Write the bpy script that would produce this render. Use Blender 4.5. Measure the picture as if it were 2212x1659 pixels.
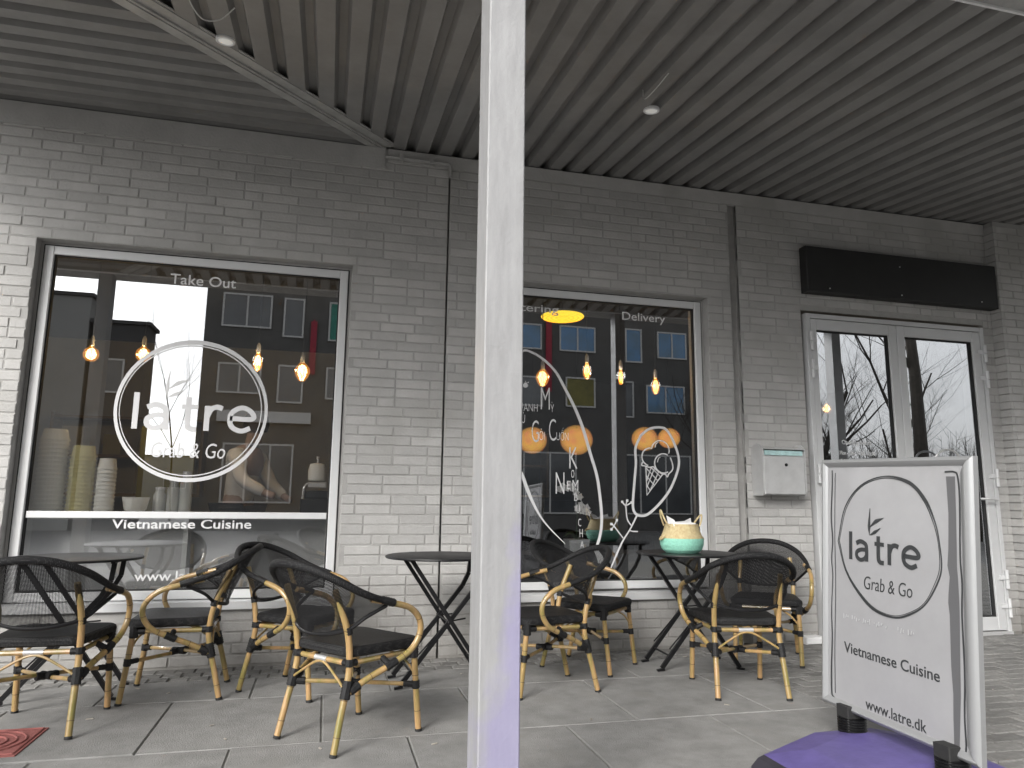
import bpy, math, random
from mathutils import Vector, Matrix, Quaternion
random.seed(7)
R = math.radians
for o in list(bpy.data.objects):
    bpy.data.objects.remove(o, do_unlink=True)
sc = bpy.context.scene
C = sc.collection

# ---------------------------------------------------------------- camera
F_PX, PITCH, ROLL, YAW = 1555.35, 0.16267, 0.01089, 0.24906      # solved from the facade's straight lines
cam_d = bpy.data.cameras.new('camera')
cam = bpy.data.objects.new('camera', cam_d); C.objects.link(cam)
cam_d.sensor_width = 36; cam_d.lens = 36*F_PX/2212
cam_d.clip_start = 0.05; cam_d.clip_end = 2000
fw = Vector((math.sin(YAW)*math.cos(PITCH), math.cos(YAW)*math.cos(PITCH), math.sin(PITCH)))
rt = Vector((math.cos(YAW), -math.sin(YAW), 0)); up = rt.cross(fw)
rt2 = math.cos(ROLL)*rt + math.sin(ROLL)*up; up2 = -math.sin(ROLL)*rt + math.cos(ROLL)*up
m = Matrix((rt2, up2, -fw)).transposed().to_4x4(); m.translation = Vector((0, -5.018, 1.03))
cam.matrix_world = m
sc.camera = cam

# ---------------------------------------------------------------- sky, sun, exposure
SUN_EL, SUN_AZ = R(31), R(219)            # sun stands behind the camera's left shoulder, veiled by cloud
w = bpy.data.worlds.new('World'); sc.world = w; w.use_nodes = True
nt = w.node_tree; nt.nodes.clear()
sky = nt.nodes.new('ShaderNodeTexSky'); sky.sky_type = 'NISHITA'; sky.sun_disc = False
sky.sun_elevation = SUN_EL; sky.sun_rotation = SUN_AZ
sky.air_density = 1.3; sky.dust_density = 3.0
hs = nt.nodes.new('ShaderNodeHueSaturation'); hs.inputs['Saturation'].default_value = 0.05
bg = nt.nodes.new('ShaderNodeBackground'); bg.inputs['Strength'].default_value = 0.15
wo = nt.nodes.new('ShaderNodeOutputWorld')
nt.links.new(sky.outputs[0], hs.inputs['Color']); nt.links.new(hs.outputs[0], bg.inputs['Color']); nt.links.new(bg.outputs[0], wo.inputs[0])
sd = bpy.data.lights.new('sun', 'SUN'); sd.energy = 1.25; sd.angle = R(20); sd.color = (1, .96, .9)
sun = bpy.data.objects.new('sun', sd); C.objects.link(sun)
sdir = Vector((math.sin(SUN_AZ)*math.cos(SUN_EL), math.cos(SUN_AZ)*math.cos(SUN_EL), math.sin(SUN_EL)))
sun.rotation_euler = sdir.to_track_quat('Z', 'Y').to_euler()
sc.view_settings.view_transform = 'Standard'; sc.view_settings.look = 'None'
sc.view_settings.gamma = 1; sc.view_settings.use_curve_mapping = False
sc.view_settings.exposure = 1.0
sc.render.engine = 'CYCLES'
sc.cycles.transparent_max_bounces = 16

# ---------------------------------------------------------------- materials
MATS = {}
def mat(name, col, rough=.6, metal=0., var=0., vscale=8., bump=0., bscale=60., island=0., col2=None, spec=.5, stretch=None, streak=None, coat=0., world=False, dirt=0.):
    """procedural surface: base colour mixed with large noise, optional random tone per loose piece, fine relief"""
    if name in MATS: return MATS[name]
    M = bpy.data.materials.new(name); M.use_nodes = True; MATS[name] = M
    t = M.node_tree; b = t.nodes['Principled BSDF']
    b.inputs['Roughness'].default_value = rough; b.inputs['Metallic'].default_value = metal
    b.inputs['Specular IOR Level'].default_value = spec
    b.inputs['Coat Weight'].default_value = coat
    tc = t.nodes.new('ShaderNodeTexCoord'); src = tc.outputs['Object']
    if world: gp = t.nodes.new('ShaderNodeNewGeometry'); src = gp.outputs['Position']
    base_src = src
    if stretch:
        mp = t.nodes.new('ShaderNodeMapping'); mp.inputs['Scale'].default_value = stretch
        t.links.new(src, mp.inputs['Vector']); src = mp.outputs[0]
    c2 = col2 or tuple(c*(1-var) for c in col)
    n = t.nodes.new('ShaderNodeTexNoise'); n.inputs['Scale'].default_value = vscale; n.inputs['Detail'].default_value = 6; n.inputs['Roughness'].default_value = .65
    t.links.new(src, n.inputs['Vector'])
    cr = t.nodes.new('ShaderNodeValToRGB'); cr.color_ramp.elements[0].position = .33; cr.color_ramp.elements[1].position = .67
    cr.color_ramp.elements[0].color = (*c2, 1); cr.color_ramp.elements[1].color = (*col, 1)
    t.links.new(n.outputs['Fac'], cr.inputs[0]); out = cr.outputs[0]
    if island:
        g = t.nodes.new('ShaderNodeNewGeometry'); oi = t.nodes.new('ShaderNodeObjectInfo')
        ad = t.nodes.new('ShaderNodeMath'); ad.operation = 'ADD'; t.links.new(g.outputs['Random Per Island'], ad.inputs[0]); t.links.new(oi.outputs['Random'], ad.inputs[1])
        fr = t.nodes.new('ShaderNodeMath'); fr.operation = 'FRACT'; t.links.new(ad.outputs[0], fr.inputs[0])
        mr = t.nodes.new('ShaderNodeMapRange'); mr.inputs['To Min'].default_value = 1-island; mr.inputs['To Max'].default_value = 1+island
        t.links.new(fr.outputs[0], mr.inputs['Value'])
        mx = t.nodes.new('ShaderNodeVectorMath'); mx.operation = 'SCALE'; t.links.new(out, mx.inputs[0]); t.links.new(mr.outputs[0], mx.inputs['Scale']); out = mx.outputs[0]
    if streak:
        n3 = t.nodes.new('ShaderNodeTexNoise'); n3.inputs['Scale'].default_value = streak[1]; n3.inputs['Detail'].default_value = 3
        t.links.new(base_src, n3.inputs['Vector'])
        r3 = t.nodes.new('ShaderNodeValToRGB'); r3.color_ramp.elements[0].position = streak[2]; r3.color_ramp.elements[1].position = streak[2]+.12
        t.links.new(n3.outputs['Fac'], r3.inputs[0])
        mm = t.nodes.new('ShaderNodeMix'); mm.data_type = 'RGBA'; mm.inputs['B'].default_value = (*streak[0], 1)
        t.links.new(r3.outputs[0], mm.inputs['Factor']); t.links.new(out, mm.inputs['A']); out = mm.outputs['Result']
    if dirt:                                   # splashed dirt on the lowest courses
        sp = t.nodes.new('ShaderNodeSeparateXYZ'); t.links.new(base_src, sp.inputs[0])
        n4 = t.nodes.new('ShaderNodeTexNoise'); n4.inputs['Scale'].default_value = 3.5; n4.inputs['Detail'].default_value = 8; n4.inputs['Roughness'].default_value = .7; t.links.new(base_src, n4.inputs['Vector'])
        q = t.nodes.new('ShaderNodeMath'); q.operation = 'MULTIPLY_ADD'; q.inputs[1].default_value = .9; t.links.new(n4.outputs['Fac'], q.inputs[0]); t.links.new(sp.outputs['Z'], q.inputs[2])
        r4 = t.nodes.new('ShaderNodeMapRange'); r4.inputs['From Min'].default_value = .42; r4.inputs['From Max'].default_value = .98; r4.inputs['To Min'].default_value = dirt; r4.inputs['To Max'].default_value = 0; t.links.new(q.outputs[0], r4.inputs['Value'])
        m4 = t.nodes.new('ShaderNodeMix'); m4.data_type = 'RGBA'; m4.inputs['B'].default_value = (.17, .16, .145, 1)
        t.links.new(r4.outputs[0], m4.inputs['Factor']); t.links.new(out, m4.inputs['A']); out = m4.outputs['Result']
    t.links.new(out, b.inputs['Base Color'])
    if bump:
        n2 = t.nodes.new('ShaderNodeTexNoise'); n2.inputs['Scale'].default_value = bscale; n2.inputs['Detail'].default_value = 5
        t.links.new(base_src, n2.inputs['Vector'])
        bp = t.nodes.new('ShaderNodeBump'); bp.inputs['Strength'].default_value = bump; bp.inputs['Distance'].default_value = .004
        t.links.new(n2.outputs['Fac'], bp.inputs['Height']); t.links.new(bp.outputs[0], b.inputs['Normal'])
    return M
def emis(name, col, s):
    if name in MATS: return MATS[name]
    M = bpy.data.materials.new(name); M.use_nodes = True; MATS[name] = M
    b = M.node_tree.nodes['Principled BSDF']; b.inputs['Base Color'].default_value = (*col, 1)
    b.inputs['Emission Color'].default_value = (*col, 1); b.inputs['Emission Strength'].default_value = s
    return M
def glassy(name, tint, fac, rough=0.0, blend=.0):
    """window glass: see-through layer plus mirror layer"""
    if name in MATS: return MATS[name]
    M = bpy.data.materials.new(name); M.use_nodes = True; MATS[name] = M
    t = M.node_tree; t.nodes.clear()
    o = t.nodes.new('ShaderNodeOutputMaterial'); tr = t.nodes.new('ShaderNodeBsdfTransparent'); tr.inputs[0].default_value = (*tint, 1)
    gl = t.nodes.new('ShaderNodeBsdfGlossy'); gl.inputs['Roughness'].default_value = rough; gl.inputs[0].default_value = (.95, .97, 1, 1)
    mx = t.nodes.new('ShaderNodeMixShader')
    fr = t.nodes.new('ShaderNodeLayerWeight'); fr.inputs[0].default_value = .25
    mr = t.nodes.new('ShaderNodeMapRange'); mr.inputs['To Min'].default_value = fac; mr.inputs['To Max'].default_value = 1
    t.links.new(fr.outputs['Fresnel'], mr.inputs['Value']); t.links.new(mr.outputs[0], mx.inputs[0])
    t.links.new(tr.outputs[0], mx.inputs[1]); t.links.new(gl.outputs[0], mx.inputs[2]); t.links.new(mx.outputs[0], o.inputs[0])
    return M

m_paint = mat('painted brick', (.47, .462, .45), .75, var=.14, vscale=5, bump=.8, bscale=55, island=.085, streak=((.385, .378, .362), 1.6, .56), world=True, dirt=.62)
m_mortar = mat('painted mortar', (.40, .393, .38), .85, var=.15, vscale=14, bump=.6, bscale=120, world=True, dirt=.7)
m_soffit = mat('grey ribbed sheet', (.27, .265, .258), .55, var=.22, vscale=3, stretch=(1, 1, 1), bump=.05, bscale=30, spec=.4)
m_steel = mat('grey steel trim', (.42, .415, .405), .5, var=.25, vscale=9, bump=.2, spec=.4)
m_alu = mat('white aluminium', (.66, .665, .67), .4, var=.05, vscale=5, spec=.5)
m_aludoor = mat('pale grey door paint', (.56, .565, .57), .42, var=.05, vscale=5)
m_post = mat('galvanised post paint', (.38, .385, .39), .5, var=.12, vscale=7, bump=.25, bscale=45)
m_postlit = mat('post paint', (.335, .335, .34), .5, var=.2, vscale=14, stretch=(2, 2, .35), bump=.35, bscale=70, streak=((.31, .29, .47), 1.1, .60))  # lilac streak colour paints in bluish reflected light
m_black = mat('black metal', (.008, .008, .009), .45, var=.3, vscale=20, spec=.32)
m_rubber = mat('black rubber', (.02, .02, .02), .8, var=.3, vscale=30)
m_wrap = mat('black cane wrap', (.013, .013, .014), .55, spec=.35, var=.5, vscale=120, bump=.6, bscale=300)
m_dark = mat('dark box', (.018, .018, .018), .6, var=.3, vscale=5)
m_slab = mat('concrete slab', (.262, .258, .25), .85, var=.28, vscale=7, bump=.8, bscale=160, island=.035, streak=((.215, .21, .20), 3.2, .60), world=True)
m_paver = mat('grey paver', (.235, .23, .22), .9, var=.35, vscale=25, bump=.9, bscale=120, island=.22)
m_joint = mat('sand joint', (.20, .195, .18), .95, var=.4, vscale=40, bump=.8)
m_asph = mat('asphalt', (.16, .16, .158), .9, var=.25, vscale=2, bump=.5, bscale=80)
m_vinyl = mat('white vinyl lettering', (.66, .66, .665), .5)
m_stain = mat('stainless steel', (.60, .60, .60), .36, metal=.35, var=.12, vscale=12)
m_frame = mat('silver snap frame', (.33, .335, .34), .34, metal=.35, var=.04)
m_poster = mat('poster paper', (.31, .31, .318), .42, var=.09, vscale=5, bump=.7, bscale=7, coat=.3)
m_ink = mat('dark ink', (.028, .03, .032), .5)
m_ink2 = mat('grey ink', (.10, .10, .105), .5)
m_purple = mat('purple base plastic', (.125, .10, .29), .5, var=.25, vscale=14, bump=.3)
m_darkplastic = mat('dark base plastic', (.035, .033, .045), .5, var=.3)
m_glass = glassy('shop window glass', (.98, .98, .98), .215)
m_glassd = glassy('door glass', (.7, .71, .71), .46)
m_bulbglass = glassy('bulb glass', (1.0, .70, .30), .04)
def amber():
    t = m_bulbglass.node_tree; e = t.nodes.new('ShaderNodeEmission'); e.inputs[0].default_value = (1, .36, .05, 1); e.inputs[1].default_value = .42
    a = t.nodes.new('ShaderNodeAddShader'); o = [n for n in t.nodes if n.type == 'OUTPUT_MATERIAL'][0]; s = o.inputs[0].links[0].from_socket
    t.links.new(s, a.inputs[0]); t.links.new(e.outputs[0], a.inputs[1]); t.links.new(a.outputs[0], o.inputs[0])
amber()
m_fil = emis('glowing filament', (1.0, .52, .08), 5)
def soft_glow():
    M = emis('warm reflection glow', (1.0, .50, .16), .5); t = M.node_tree; b = t.nodes['Principled BSDF']; o = t.nodes['Material Output']
    lw = t.nodes.new('ShaderNodeLayerWeight'); lw.inputs[0].default_value = .5
    tc = t.nodes.new('ShaderNodeTexCoord'); n = t.nodes.new('ShaderNodeTexNoise'); n.inputs['Scale'].default_value = 7; t.links.new(tc.outputs['Object'], n.inputs['Vector'])
    cr = t.nodes.new('ShaderNodeValToRGB'); cr.color_ramp.elements[0].color = (1, .62, .12, 1); cr.color_ramp.elements[1].color = (1, .40, .16, 1); cr.color_ramp.elements[0].position = .4; cr.color_ramp.elements[1].position = .6
    t.links.new(n.outputs['Fac'], cr.inputs[0]); t.links.new(cr.outputs[0], b.inputs['Emission Color'])
    mr = t.nodes.new('ShaderNodeMapRange'); mr.inputs['From Min'].default_value = .15; mr.inputs['From Max'].default_value = .95; mr.inputs['To Min'].default_value = .5; mr.inputs['To Max'].default_value = 0
    t.links.new(lw.outputs['Facing'], mr.inputs['Value']); tr = t.nodes.new('ShaderNodeBsdfTransparent'); mx = t.nodes.new('ShaderNodeMixShader')
    t.links.new(mr.outputs[0], mx.inputs[0]); t.links.new(tr.outputs[0], mx.inputs[1]); t.links.new(b.outputs[0], mx.inputs[2]); t.links.new(mx.outputs[0], o.inputs[0])
    return M
m_glow = soft_glow()                        # blur standing in for warm reflections: dense in the middle, thin at the rim
m_disk = emis('yellow ring lamp', (1.0, .72, .04), .75)
m_inwall = mat('interior wall', (.55, .55, .54), .9, var=.2, vscale=2)
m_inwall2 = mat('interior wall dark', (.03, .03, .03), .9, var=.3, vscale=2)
m_infloor = mat('interior floor', (.10, .095, .09), .6, var=.2, vscale=4)
m_counter = mat('pale counter board', (.62, .62, .60), .4, var=.05)
m_cup = mat('white paper tub', (.72, .72, .68), .6, var=.06)
m_kraft = mat('kraft paper tub', (.50, .46, .22), .7, var=.1)
m_green = mat('olive board', (.20, .20, .045), .8, var=.3, vscale=4)
m_wood = mat('pale wood', (.36, .27, .16), .6, var=.3, vscale=6, stretch=(1, 1, 8))
m_skin = mat('skin', (.34, .24, .19), .55, var=.08)
m_hair = mat('dark hair', (.02, .015, .012), .6, var=.3, vscale=60)
m_shirt = mat('pale grey shirt', (.62, .61, .59), .85, var=.1, vscale=8, bump=.5, bscale=18)
m_trouser = mat('dark trousers', (.03, .03, .035), .85)
m_straw = mat('woven straw', (.60, .52, .30), .8, var=.4, vscale=55, bump=1, bscale=90, col2=(.46, .34, .18))
m_mint = mat('mint painted weave', (.30, .66, .52), .7, var=.2, vscale=60, bump=1, bscale=90)
m_napkin = mat('white napkin', (.8, .8, .8), .8, bump=.3)
m_petal = mat('white orchid petal', (.8, .79, .77), .6, var=.1)
m_leafg = mat('dark green leaf', (.03, .07, .025), .5, var=.3)
m_pot = mat('grey ceramic pot', (.42, .43, .43), .35, var=.1)
m_rust = mat('rusty iron cover', (.30, .10, .09), .8, var=.3, vscale=20, bump=.9, bscale=70)
m_bark = mat('bark', (.055, .048, .04), .9, var=.4, vscale=12, bump=.5)
m_bldbrick = mat('dark street brick', (.12, .12, .118), .9, var=.25, vscale=1.5)
m_bldpale = mat('pale render', (.30, .30, .29), .85, var=.1, vscale=.6)
m_bldgrey = mat('charcoal cladding', (.06, .06, .062), .7, var=.2, vscale=.7)
m_winframe = mat('street window frame', (.55, .55, .54), .5)
m_blue = mat('pane with painted sky blue', (.05, .22, .48), .15, col2=(.05, .14, .22), vscale=.9, spec=.8)  # reflection of blue sky painted into the pane colour
m_pane = mat('grey pane', (.09, .10, .11), .12, var=.4, vscale=1, spec=.8)
m_teal = mat('teal blind', (.04, .26, .20), .6, var=.3)
m_red = mat('red banner', (.36, .03, .06), .7, var=.2)
m_orange = mat('orange banner', (.65, .22, .05), .7, var=.2)
m_white = mat('white plastic', (.75, .75, .75), .4)
m_label = mat('silver label', (.7, .7, .7), .3, metal=.6)
m_cable = mat('white cable', (.6, .6, .58), .5)

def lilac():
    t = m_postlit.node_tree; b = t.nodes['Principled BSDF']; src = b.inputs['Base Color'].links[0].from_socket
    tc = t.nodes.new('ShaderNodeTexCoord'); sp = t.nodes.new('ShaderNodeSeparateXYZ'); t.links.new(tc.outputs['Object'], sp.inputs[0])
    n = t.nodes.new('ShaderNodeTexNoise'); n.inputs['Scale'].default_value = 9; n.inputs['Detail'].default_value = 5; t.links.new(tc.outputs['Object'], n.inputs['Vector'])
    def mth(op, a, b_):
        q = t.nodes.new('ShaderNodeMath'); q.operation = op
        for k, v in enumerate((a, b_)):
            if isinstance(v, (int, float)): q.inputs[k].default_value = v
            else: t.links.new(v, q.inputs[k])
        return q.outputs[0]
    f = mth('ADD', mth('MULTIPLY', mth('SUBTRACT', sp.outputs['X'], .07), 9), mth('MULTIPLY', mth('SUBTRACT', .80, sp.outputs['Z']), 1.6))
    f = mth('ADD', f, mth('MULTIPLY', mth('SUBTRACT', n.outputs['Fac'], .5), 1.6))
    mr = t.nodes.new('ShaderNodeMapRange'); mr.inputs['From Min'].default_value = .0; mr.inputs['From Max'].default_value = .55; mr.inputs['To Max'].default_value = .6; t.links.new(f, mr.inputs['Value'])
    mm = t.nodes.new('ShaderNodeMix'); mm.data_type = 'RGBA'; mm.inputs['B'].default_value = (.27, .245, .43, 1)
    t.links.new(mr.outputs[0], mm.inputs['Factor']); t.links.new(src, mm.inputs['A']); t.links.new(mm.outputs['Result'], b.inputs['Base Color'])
lilac()                                     # bluish reflected light painted as lilac on the near post's lower part
def bamboo():
    M = mat('cane', (.46, .275, .13), .32, var=.3, vscale=17, col2=(.20, .175, .05), stretch=(1, 1, .22), spec=.5, coat=.45)
    return M
m_cane = bamboo()
m_caneline = mat('cane node line', (.10, .06, .03), .6)

def mesh_fabric(name, hole):
    """woven black textile: rows of small square openings that let light through"""
    M = bpy.data.materials.new(name); M.use_nodes = True; MATS[name] = M
    t = M.node_tree; b = t.nodes['Principled BSDF']; o = t.nodes['Material Output']
    b.inputs['Base Color'].default_value = (.009, .009, .010, 1); b.inputs['Roughness'].default_value = .65; b.inputs['Specular IOR Level'].default_value = .25
    uv = t.nodes.new('ShaderNodeUVMap'); sp = t.nodes.new('ShaderNodeSeparateXYZ'); t.links.new(uv.outputs[0], sp.inputs[0])
    outs = []
    for k in ('X', 'Y'):
        a = t.nodes.new('ShaderNodeMath'); a.operation = 'MULTIPLY'; a.inputs[1].default_value = 1/.0062; t.links.new(sp.outputs[k], a.inputs[0])
        f = t.nodes.new('ShaderNodeMath'); f.operation = 'FRACT'; t.links.new(a.outputs[0], f.inputs[0])
        l = t.nodes.new('ShaderNodeMath'); l.operation = 'LESS_THAN'; l.inputs[1].default_value = hole; t.links.new(f.outputs[0], l.inputs[0]); outs.append(l)
    mu = t.nodes.new('ShaderNodeMath'); mu.operation = 'MULTIPLY'; t.links.new(outs[0].outputs[0], mu.inputs[0]); t.links.new(outs[1].outputs[0], mu.inputs[1])
    tr = t.nodes.new('ShaderNodeBsdfTransparent'); mx = t.nodes.new('ShaderNodeMixShader')
    t.links.new(mu.outputs[0], mx.inputs[0]); t.links.new(b.outputs[0], mx.inputs[1]); t.links.new(tr.outputs[0], mx.inputs[2]); t.links.new(mx.outputs[0], o.inputs[0])
    return M
m_mesh = mesh_fabric('black open weave', .50)
def weave_solid():
    """thick woven edge: the same cloth over padding, pale flecks of thread"""
    M = bpy.data.materials.new('black weave flecked'); M.use_nodes = True
    t = M.node_tree; b = t.nodes['Principled BSDF']; b.inputs['Roughness'].default_value = .7; b.inputs['Specular IOR Level'].default_value = .25
    tc = t.nodes.new('ShaderNodeTexCoord'); v = t.nodes.new('ShaderNodeTexVoronoi'); v.inputs['Scale'].default_value = 170; v.inputs['Randomness'].default_value = .25
    t.links.new(tc.outputs['Object'], v.inputs['Vector'])
    cr = t.nodes.new('ShaderNodeValToRGB'); cr.color_ramp.elements[0].color = (.085, .085, .082, 1); cr.color_ramp.elements[1].color = (.008, .008, .009, 1)
    cr.color_ramp.elements[0].position = .18; cr.color_ramp.elements[1].position = .3
    t.links.new(v.outputs['Distance'], cr.inputs[0]); t.links.new(cr.outputs[0], b.inputs['Base Color'])
    bp = t.nodes.new('ShaderNodeBump'); bp.inputs['Strength'].default_value = .6; bp.inputs['Distance'].default_value = .002
    t.links.new(v.outputs['Distance'], bp.inputs['Height']); t.links.new(bp.outputs[0], b.inputs['Normal'])
    return M
m_weave = weave_solid()

# ---------------------------------------------------------------- mesh helpers
def link(name, me, m=None, parent=None):
    o = bpy.data.objects.new(name, me); C.objects.link(o)
    if m and me is not None:
        for k in (m if isinstance(m, (list, tuple)) else [m]):
            me.materials.append(k)
    if parent: o.parent = parent
    return o
def tag(o, label=None, cat=None, group=None, kind=None):
    if label: o['label'] = label
    if cat: o['category'] = cat
    if group: o['group'] = group
    if kind: o['kind'] = kind
    return o
def empty(name, loc=(0, 0, 0), rz=0):
    o = bpy.data.objects.new(name, None); C.objects.link(o); o.location = loc; o.rotation_euler = (0, 0, rz); o.empty_display_size = .1
    return o
def copy_tree(o, parent=None):
    c = o.copy(); C.objects.link(c)
    if parent: c.parent = parent
    for ch in [k for k in C.objects if k.parent == o]: copy_tree(ch, c)
    return c
def catmull(pts, n=6):
    P = [Vector(p) for p in pts]; P = [P[0]*2-P[1]]+P+[P[-1]*2-P[-2]]; out = []
    for i in range(1, len(P)-2):
        for k in range(n):
            t = k/n; a, b, c, d = P[i-1:i+3]
            out.append(.5*((2*b)+(c-a)*t+(2*a-5*b+4*c-d)*t*t+(3*b-a-3*c+d)*t*t*t))
    out.append(P[-2]); return out
class MB:
    def __init__(s): s.v = []; s.f = []; s.mi = []; s.uv = None
    def add(s, v, f, mi=0):
        n = len(s.v); s.v += [tuple(p) for p in v]; s.f += [tuple(i+n for i in q) for q in f]; s.mi += [mi]*len(f)
    def box(s, x0, x1, y0, y1, z0, z1, mi=0, inset=0, M=None):
        """inset shrinks the -Y face (arrises softened)"""
        i = inset
        v = [(x0, y1, z0), (x1, y1, z0), (x1, y1, z1), (x0, y1, z1), (x0, y0+i, z0), (x1, y0+i, z0), (x1, y0+i, z1), (x0, y0+i, z1)]
        f = [(0, 3, 2, 1), (4, 0, 1, 5), (1, 2, 6, 5), (2, 3, 7, 6), (3, 0, 4, 7)]
        f = [(1, 2, 3, 0), (0, 4, 5, 1), (1, 5, 6, 2), (2, 6, 7, 3), (3, 7, 4, 0)]
        f = [tuple(reversed(q)) for q in f]
        if i:
            v += [(x0+i, y0, z0+i), (x1-i, y0, z0+i), (x1-i, y0, z1-i), (x0+i, y0, z1-i)]
            f += [(4, 5, 9, 8), (5, 6, 10, 9), (6, 7, 11, 10), (7, 4, 8, 11), (8, 9, 10, 11)]
        else: f += [(4, 5, 6, 7)]
        if M: v = [M @ Vector(p) for p in v]
        s.add(v, f, mi)
    def hexa(s, p, mi=0):
        s.add(p, [(0, 3, 2, 1), (4, 5, 6, 7), (0, 1, 5, 4), (1, 2, 6, 5), (2, 3, 7, 6), (3, 0, 4, 7)], mi)
    def bar(s, a, b, w, h, upv=(0, 0, 1), mi=0):
        a = Vector(a); b = Vector(b); d = (b-a).normalized(); u = Vector(upv); x = d.cross(u).normalized(); u = x.cross(d).normalized()
        p = []
        for q in (a, b):
            for sx, su in ((-1, -1), (1, -1), (1, 1), (-1, 1)): p.append(q+x*w/2*sx+u*h/2*su)
        s.hexa(p, mi)
    def tube(s, pts, r, seg=10, mi=0, cap=True, closed=False):
        P = [Vector(p) for p in pts]; n = len(P); rr = r if isinstance(r, (list, tuple)) else [r]*n
        base = len(s.v); t0 = None; nx = None
        for i in range(n):
            if closed: t = (P[(i+1) % n]-P[i-1]).normalized()
            else: t = (P[min(i+1, n-1)]-P[max(i-1, 0)]).normalized()
            if nx is None:
                nx = t.orthogonal().normalized()
            else:
                nx = (nx-t*nx.dot(t)); nx = nx.normalized() if nx.length > 1e-6 else t.orthogonal().normalized()
            ny = t.cross(nx)
            for k in range(seg):
                a = 2*math.pi*k/seg; s.v.append(tuple(P[i]+nx*math.cos(a)*rr[i]+ny*math.sin(a)*rr[i]))
        m = n if closed else n-1
        for i in range(m):
            for k in range(seg):
                a = base+i*seg+k; b = base+i*seg+(k+1) % seg; j = (i+1) % n
                s.f.append((a, b, base+j*seg+(k+1) % seg, base+j*seg+k)); s.mi.append(mi)
        if cap and not closed:
            s.f.append(tuple(base+k for k in reversed(range(seg)))); s.mi.append(mi)
            s.f.append(tuple(base+(n-1)*seg+k for k in range(seg))); s.mi.append(mi)
    def lathe(s, prof, c=(0, 0, 0), seg=24, mi=0, cap=True, axis='Z'):
        base = len(s.v); c = Vector(c)
        for r, z in prof:
            for k in range(seg):
                a = 2*math.pi*k/seg; x, y = r*math.cos(a), r*math.sin(a)
                p = (x, y, z) if axis == 'Z' else (x, z, y)
                s.v.append(tuple(Vector(p)+c))
        for i in range(len(prof)-1):
            for k in range(seg):
                q = (base+i*seg+k, base+i*seg+(k+1) % seg, base+(i+1)*seg+(k+1) % seg, base+(i+1)*seg+k)
                s.f.append(q if axis == 'Z' else tuple(reversed(q))); s.mi.append(mi)
        if cap:
            s.f.append(tuple(base+k for k in reversed(range(seg)))); s.mi.append(mi)
            s.f.append(tuple(base+(len(prof)-1)*seg+k for k in range(seg))); s.mi.append(mi)
    def ribbon(s, pts, w, plane, mi=0, n=6, smooth=True, thick=.0012):
        """flat stroke of width w (number or list) along 2-D points; plane(x, z, d) gives the 3-D point at depth d"""
        P = catmull([(a, b, 0) for a, b in pts], n) if smooth and len(pts) > 2 else [Vector((a, b, 0)) for a, b in pts]
        s.k = getattr(s, 'k', 0)+1; off = s.k*.00012; pl = plane; plane = lambda x, z, d: pl(x, z, d+off)
        m = len(P); ws = w if isinstance(w, (list, tuple)) else [w, w]
        L = []; Rr = []
        for i in range(m):
            t = (P[min(i+1, m-1)]-P[max(i-1, 0)]).normalized(); q = Vector((-t.y, t.x, 0))
            u = i/(m-1)*(len(ws)-1); k = min(int(u), len(ws)-2); ww = ws[k]+(ws[k+1]-ws[k])*(u-k)
            L.append(P[i]+q*ww/2); Rr.append(P[i]-q*ww/2)
        v = [plane(p.x, p.y, 0) for p in L]+[plane(p.x, p.y, 0) for p in Rr]+[plane(p.x, p.y, thick) for p in L]+[plane(p.x, p.y, thick) for p in Rr]
        f = []
        for i in range(m-1):
            f += [(2*m+i, 3*m+i, 3*m+i+1, 2*m+i+1), (i, i+1, 2*m+i+1, 2*m+i), (m+i+1, m+i, 3*m+i, 3*m+i+1)]
        f += [(0, 2*m, 3*m, m), (m-1, 2*m-1, 4*m-1, 3*m-1)]
        s.add(v, f, mi)
    def build(s, name, m, parent=None, smooth=False, uv=None):
        me = bpy.data.meshes.new(name); me.from_pydata(s.v, [], s.f)
        o = link(name, me, m, parent)
        if len(set(s.mi)) > 1: me.polygons.foreach_set('material_index', s.mi)
        if smooth:
            me.polygons.foreach_set('use_smooth', [True]*len(s.f))
            me.set_sharp_from_angle(angle=R(40))
        if uv:
            l = me.uv_layers.new(name='UVMap')
            for lp in me.loops: l.data[lp.index].uv = uv[lp.vertex_index]
        me.update()
        return o
def one(name, m, parent, fn, smooth=False):
    b = MB(); fn(b); return b.build(name, m, parent, smooth)
def text(name, body, box, place, m, parent, bold=0., shear=0., thick=.0012):
    """lettering fitted to box=(x0, x1, z0, z1); place(x, z, d) -> 3-D"""
    cu = bpy.data.curves.new('t', 'FONT'); cu.body = body; cu.offset = bold; cu.shear = shear; cu.resolution_u = 4; cu.extrude = .02
    to = bpy.data.objects.new('t', cu); C.objects.link(to)
    dg = bpy.context.evaluated_depsgraph_get(); dg.update()
    me = bpy.data.meshes.new_from_object(to.evaluated_get(dg)); bpy.data.objects.remove(to)
    xs = [v.co.x for v in me.vertices]; ys = [v.co.y for v in me.vertices]
    ax, bx_, ay, by = min(xs), max(xs), min(ys), max(ys)
    for v in me.vertices:
        x = box[0]+(v.co.x-ax)/(bx_-ax)*(box[1]-box[0]); z = box[2]+(v.co.y-ay)/(by-ay)*(box[3]-box[2])
        v.co = place(x, z, thick if v.co.z > 0 else 0.)
    me.materials.clear()
    return link(name, me, m, parent)

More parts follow.
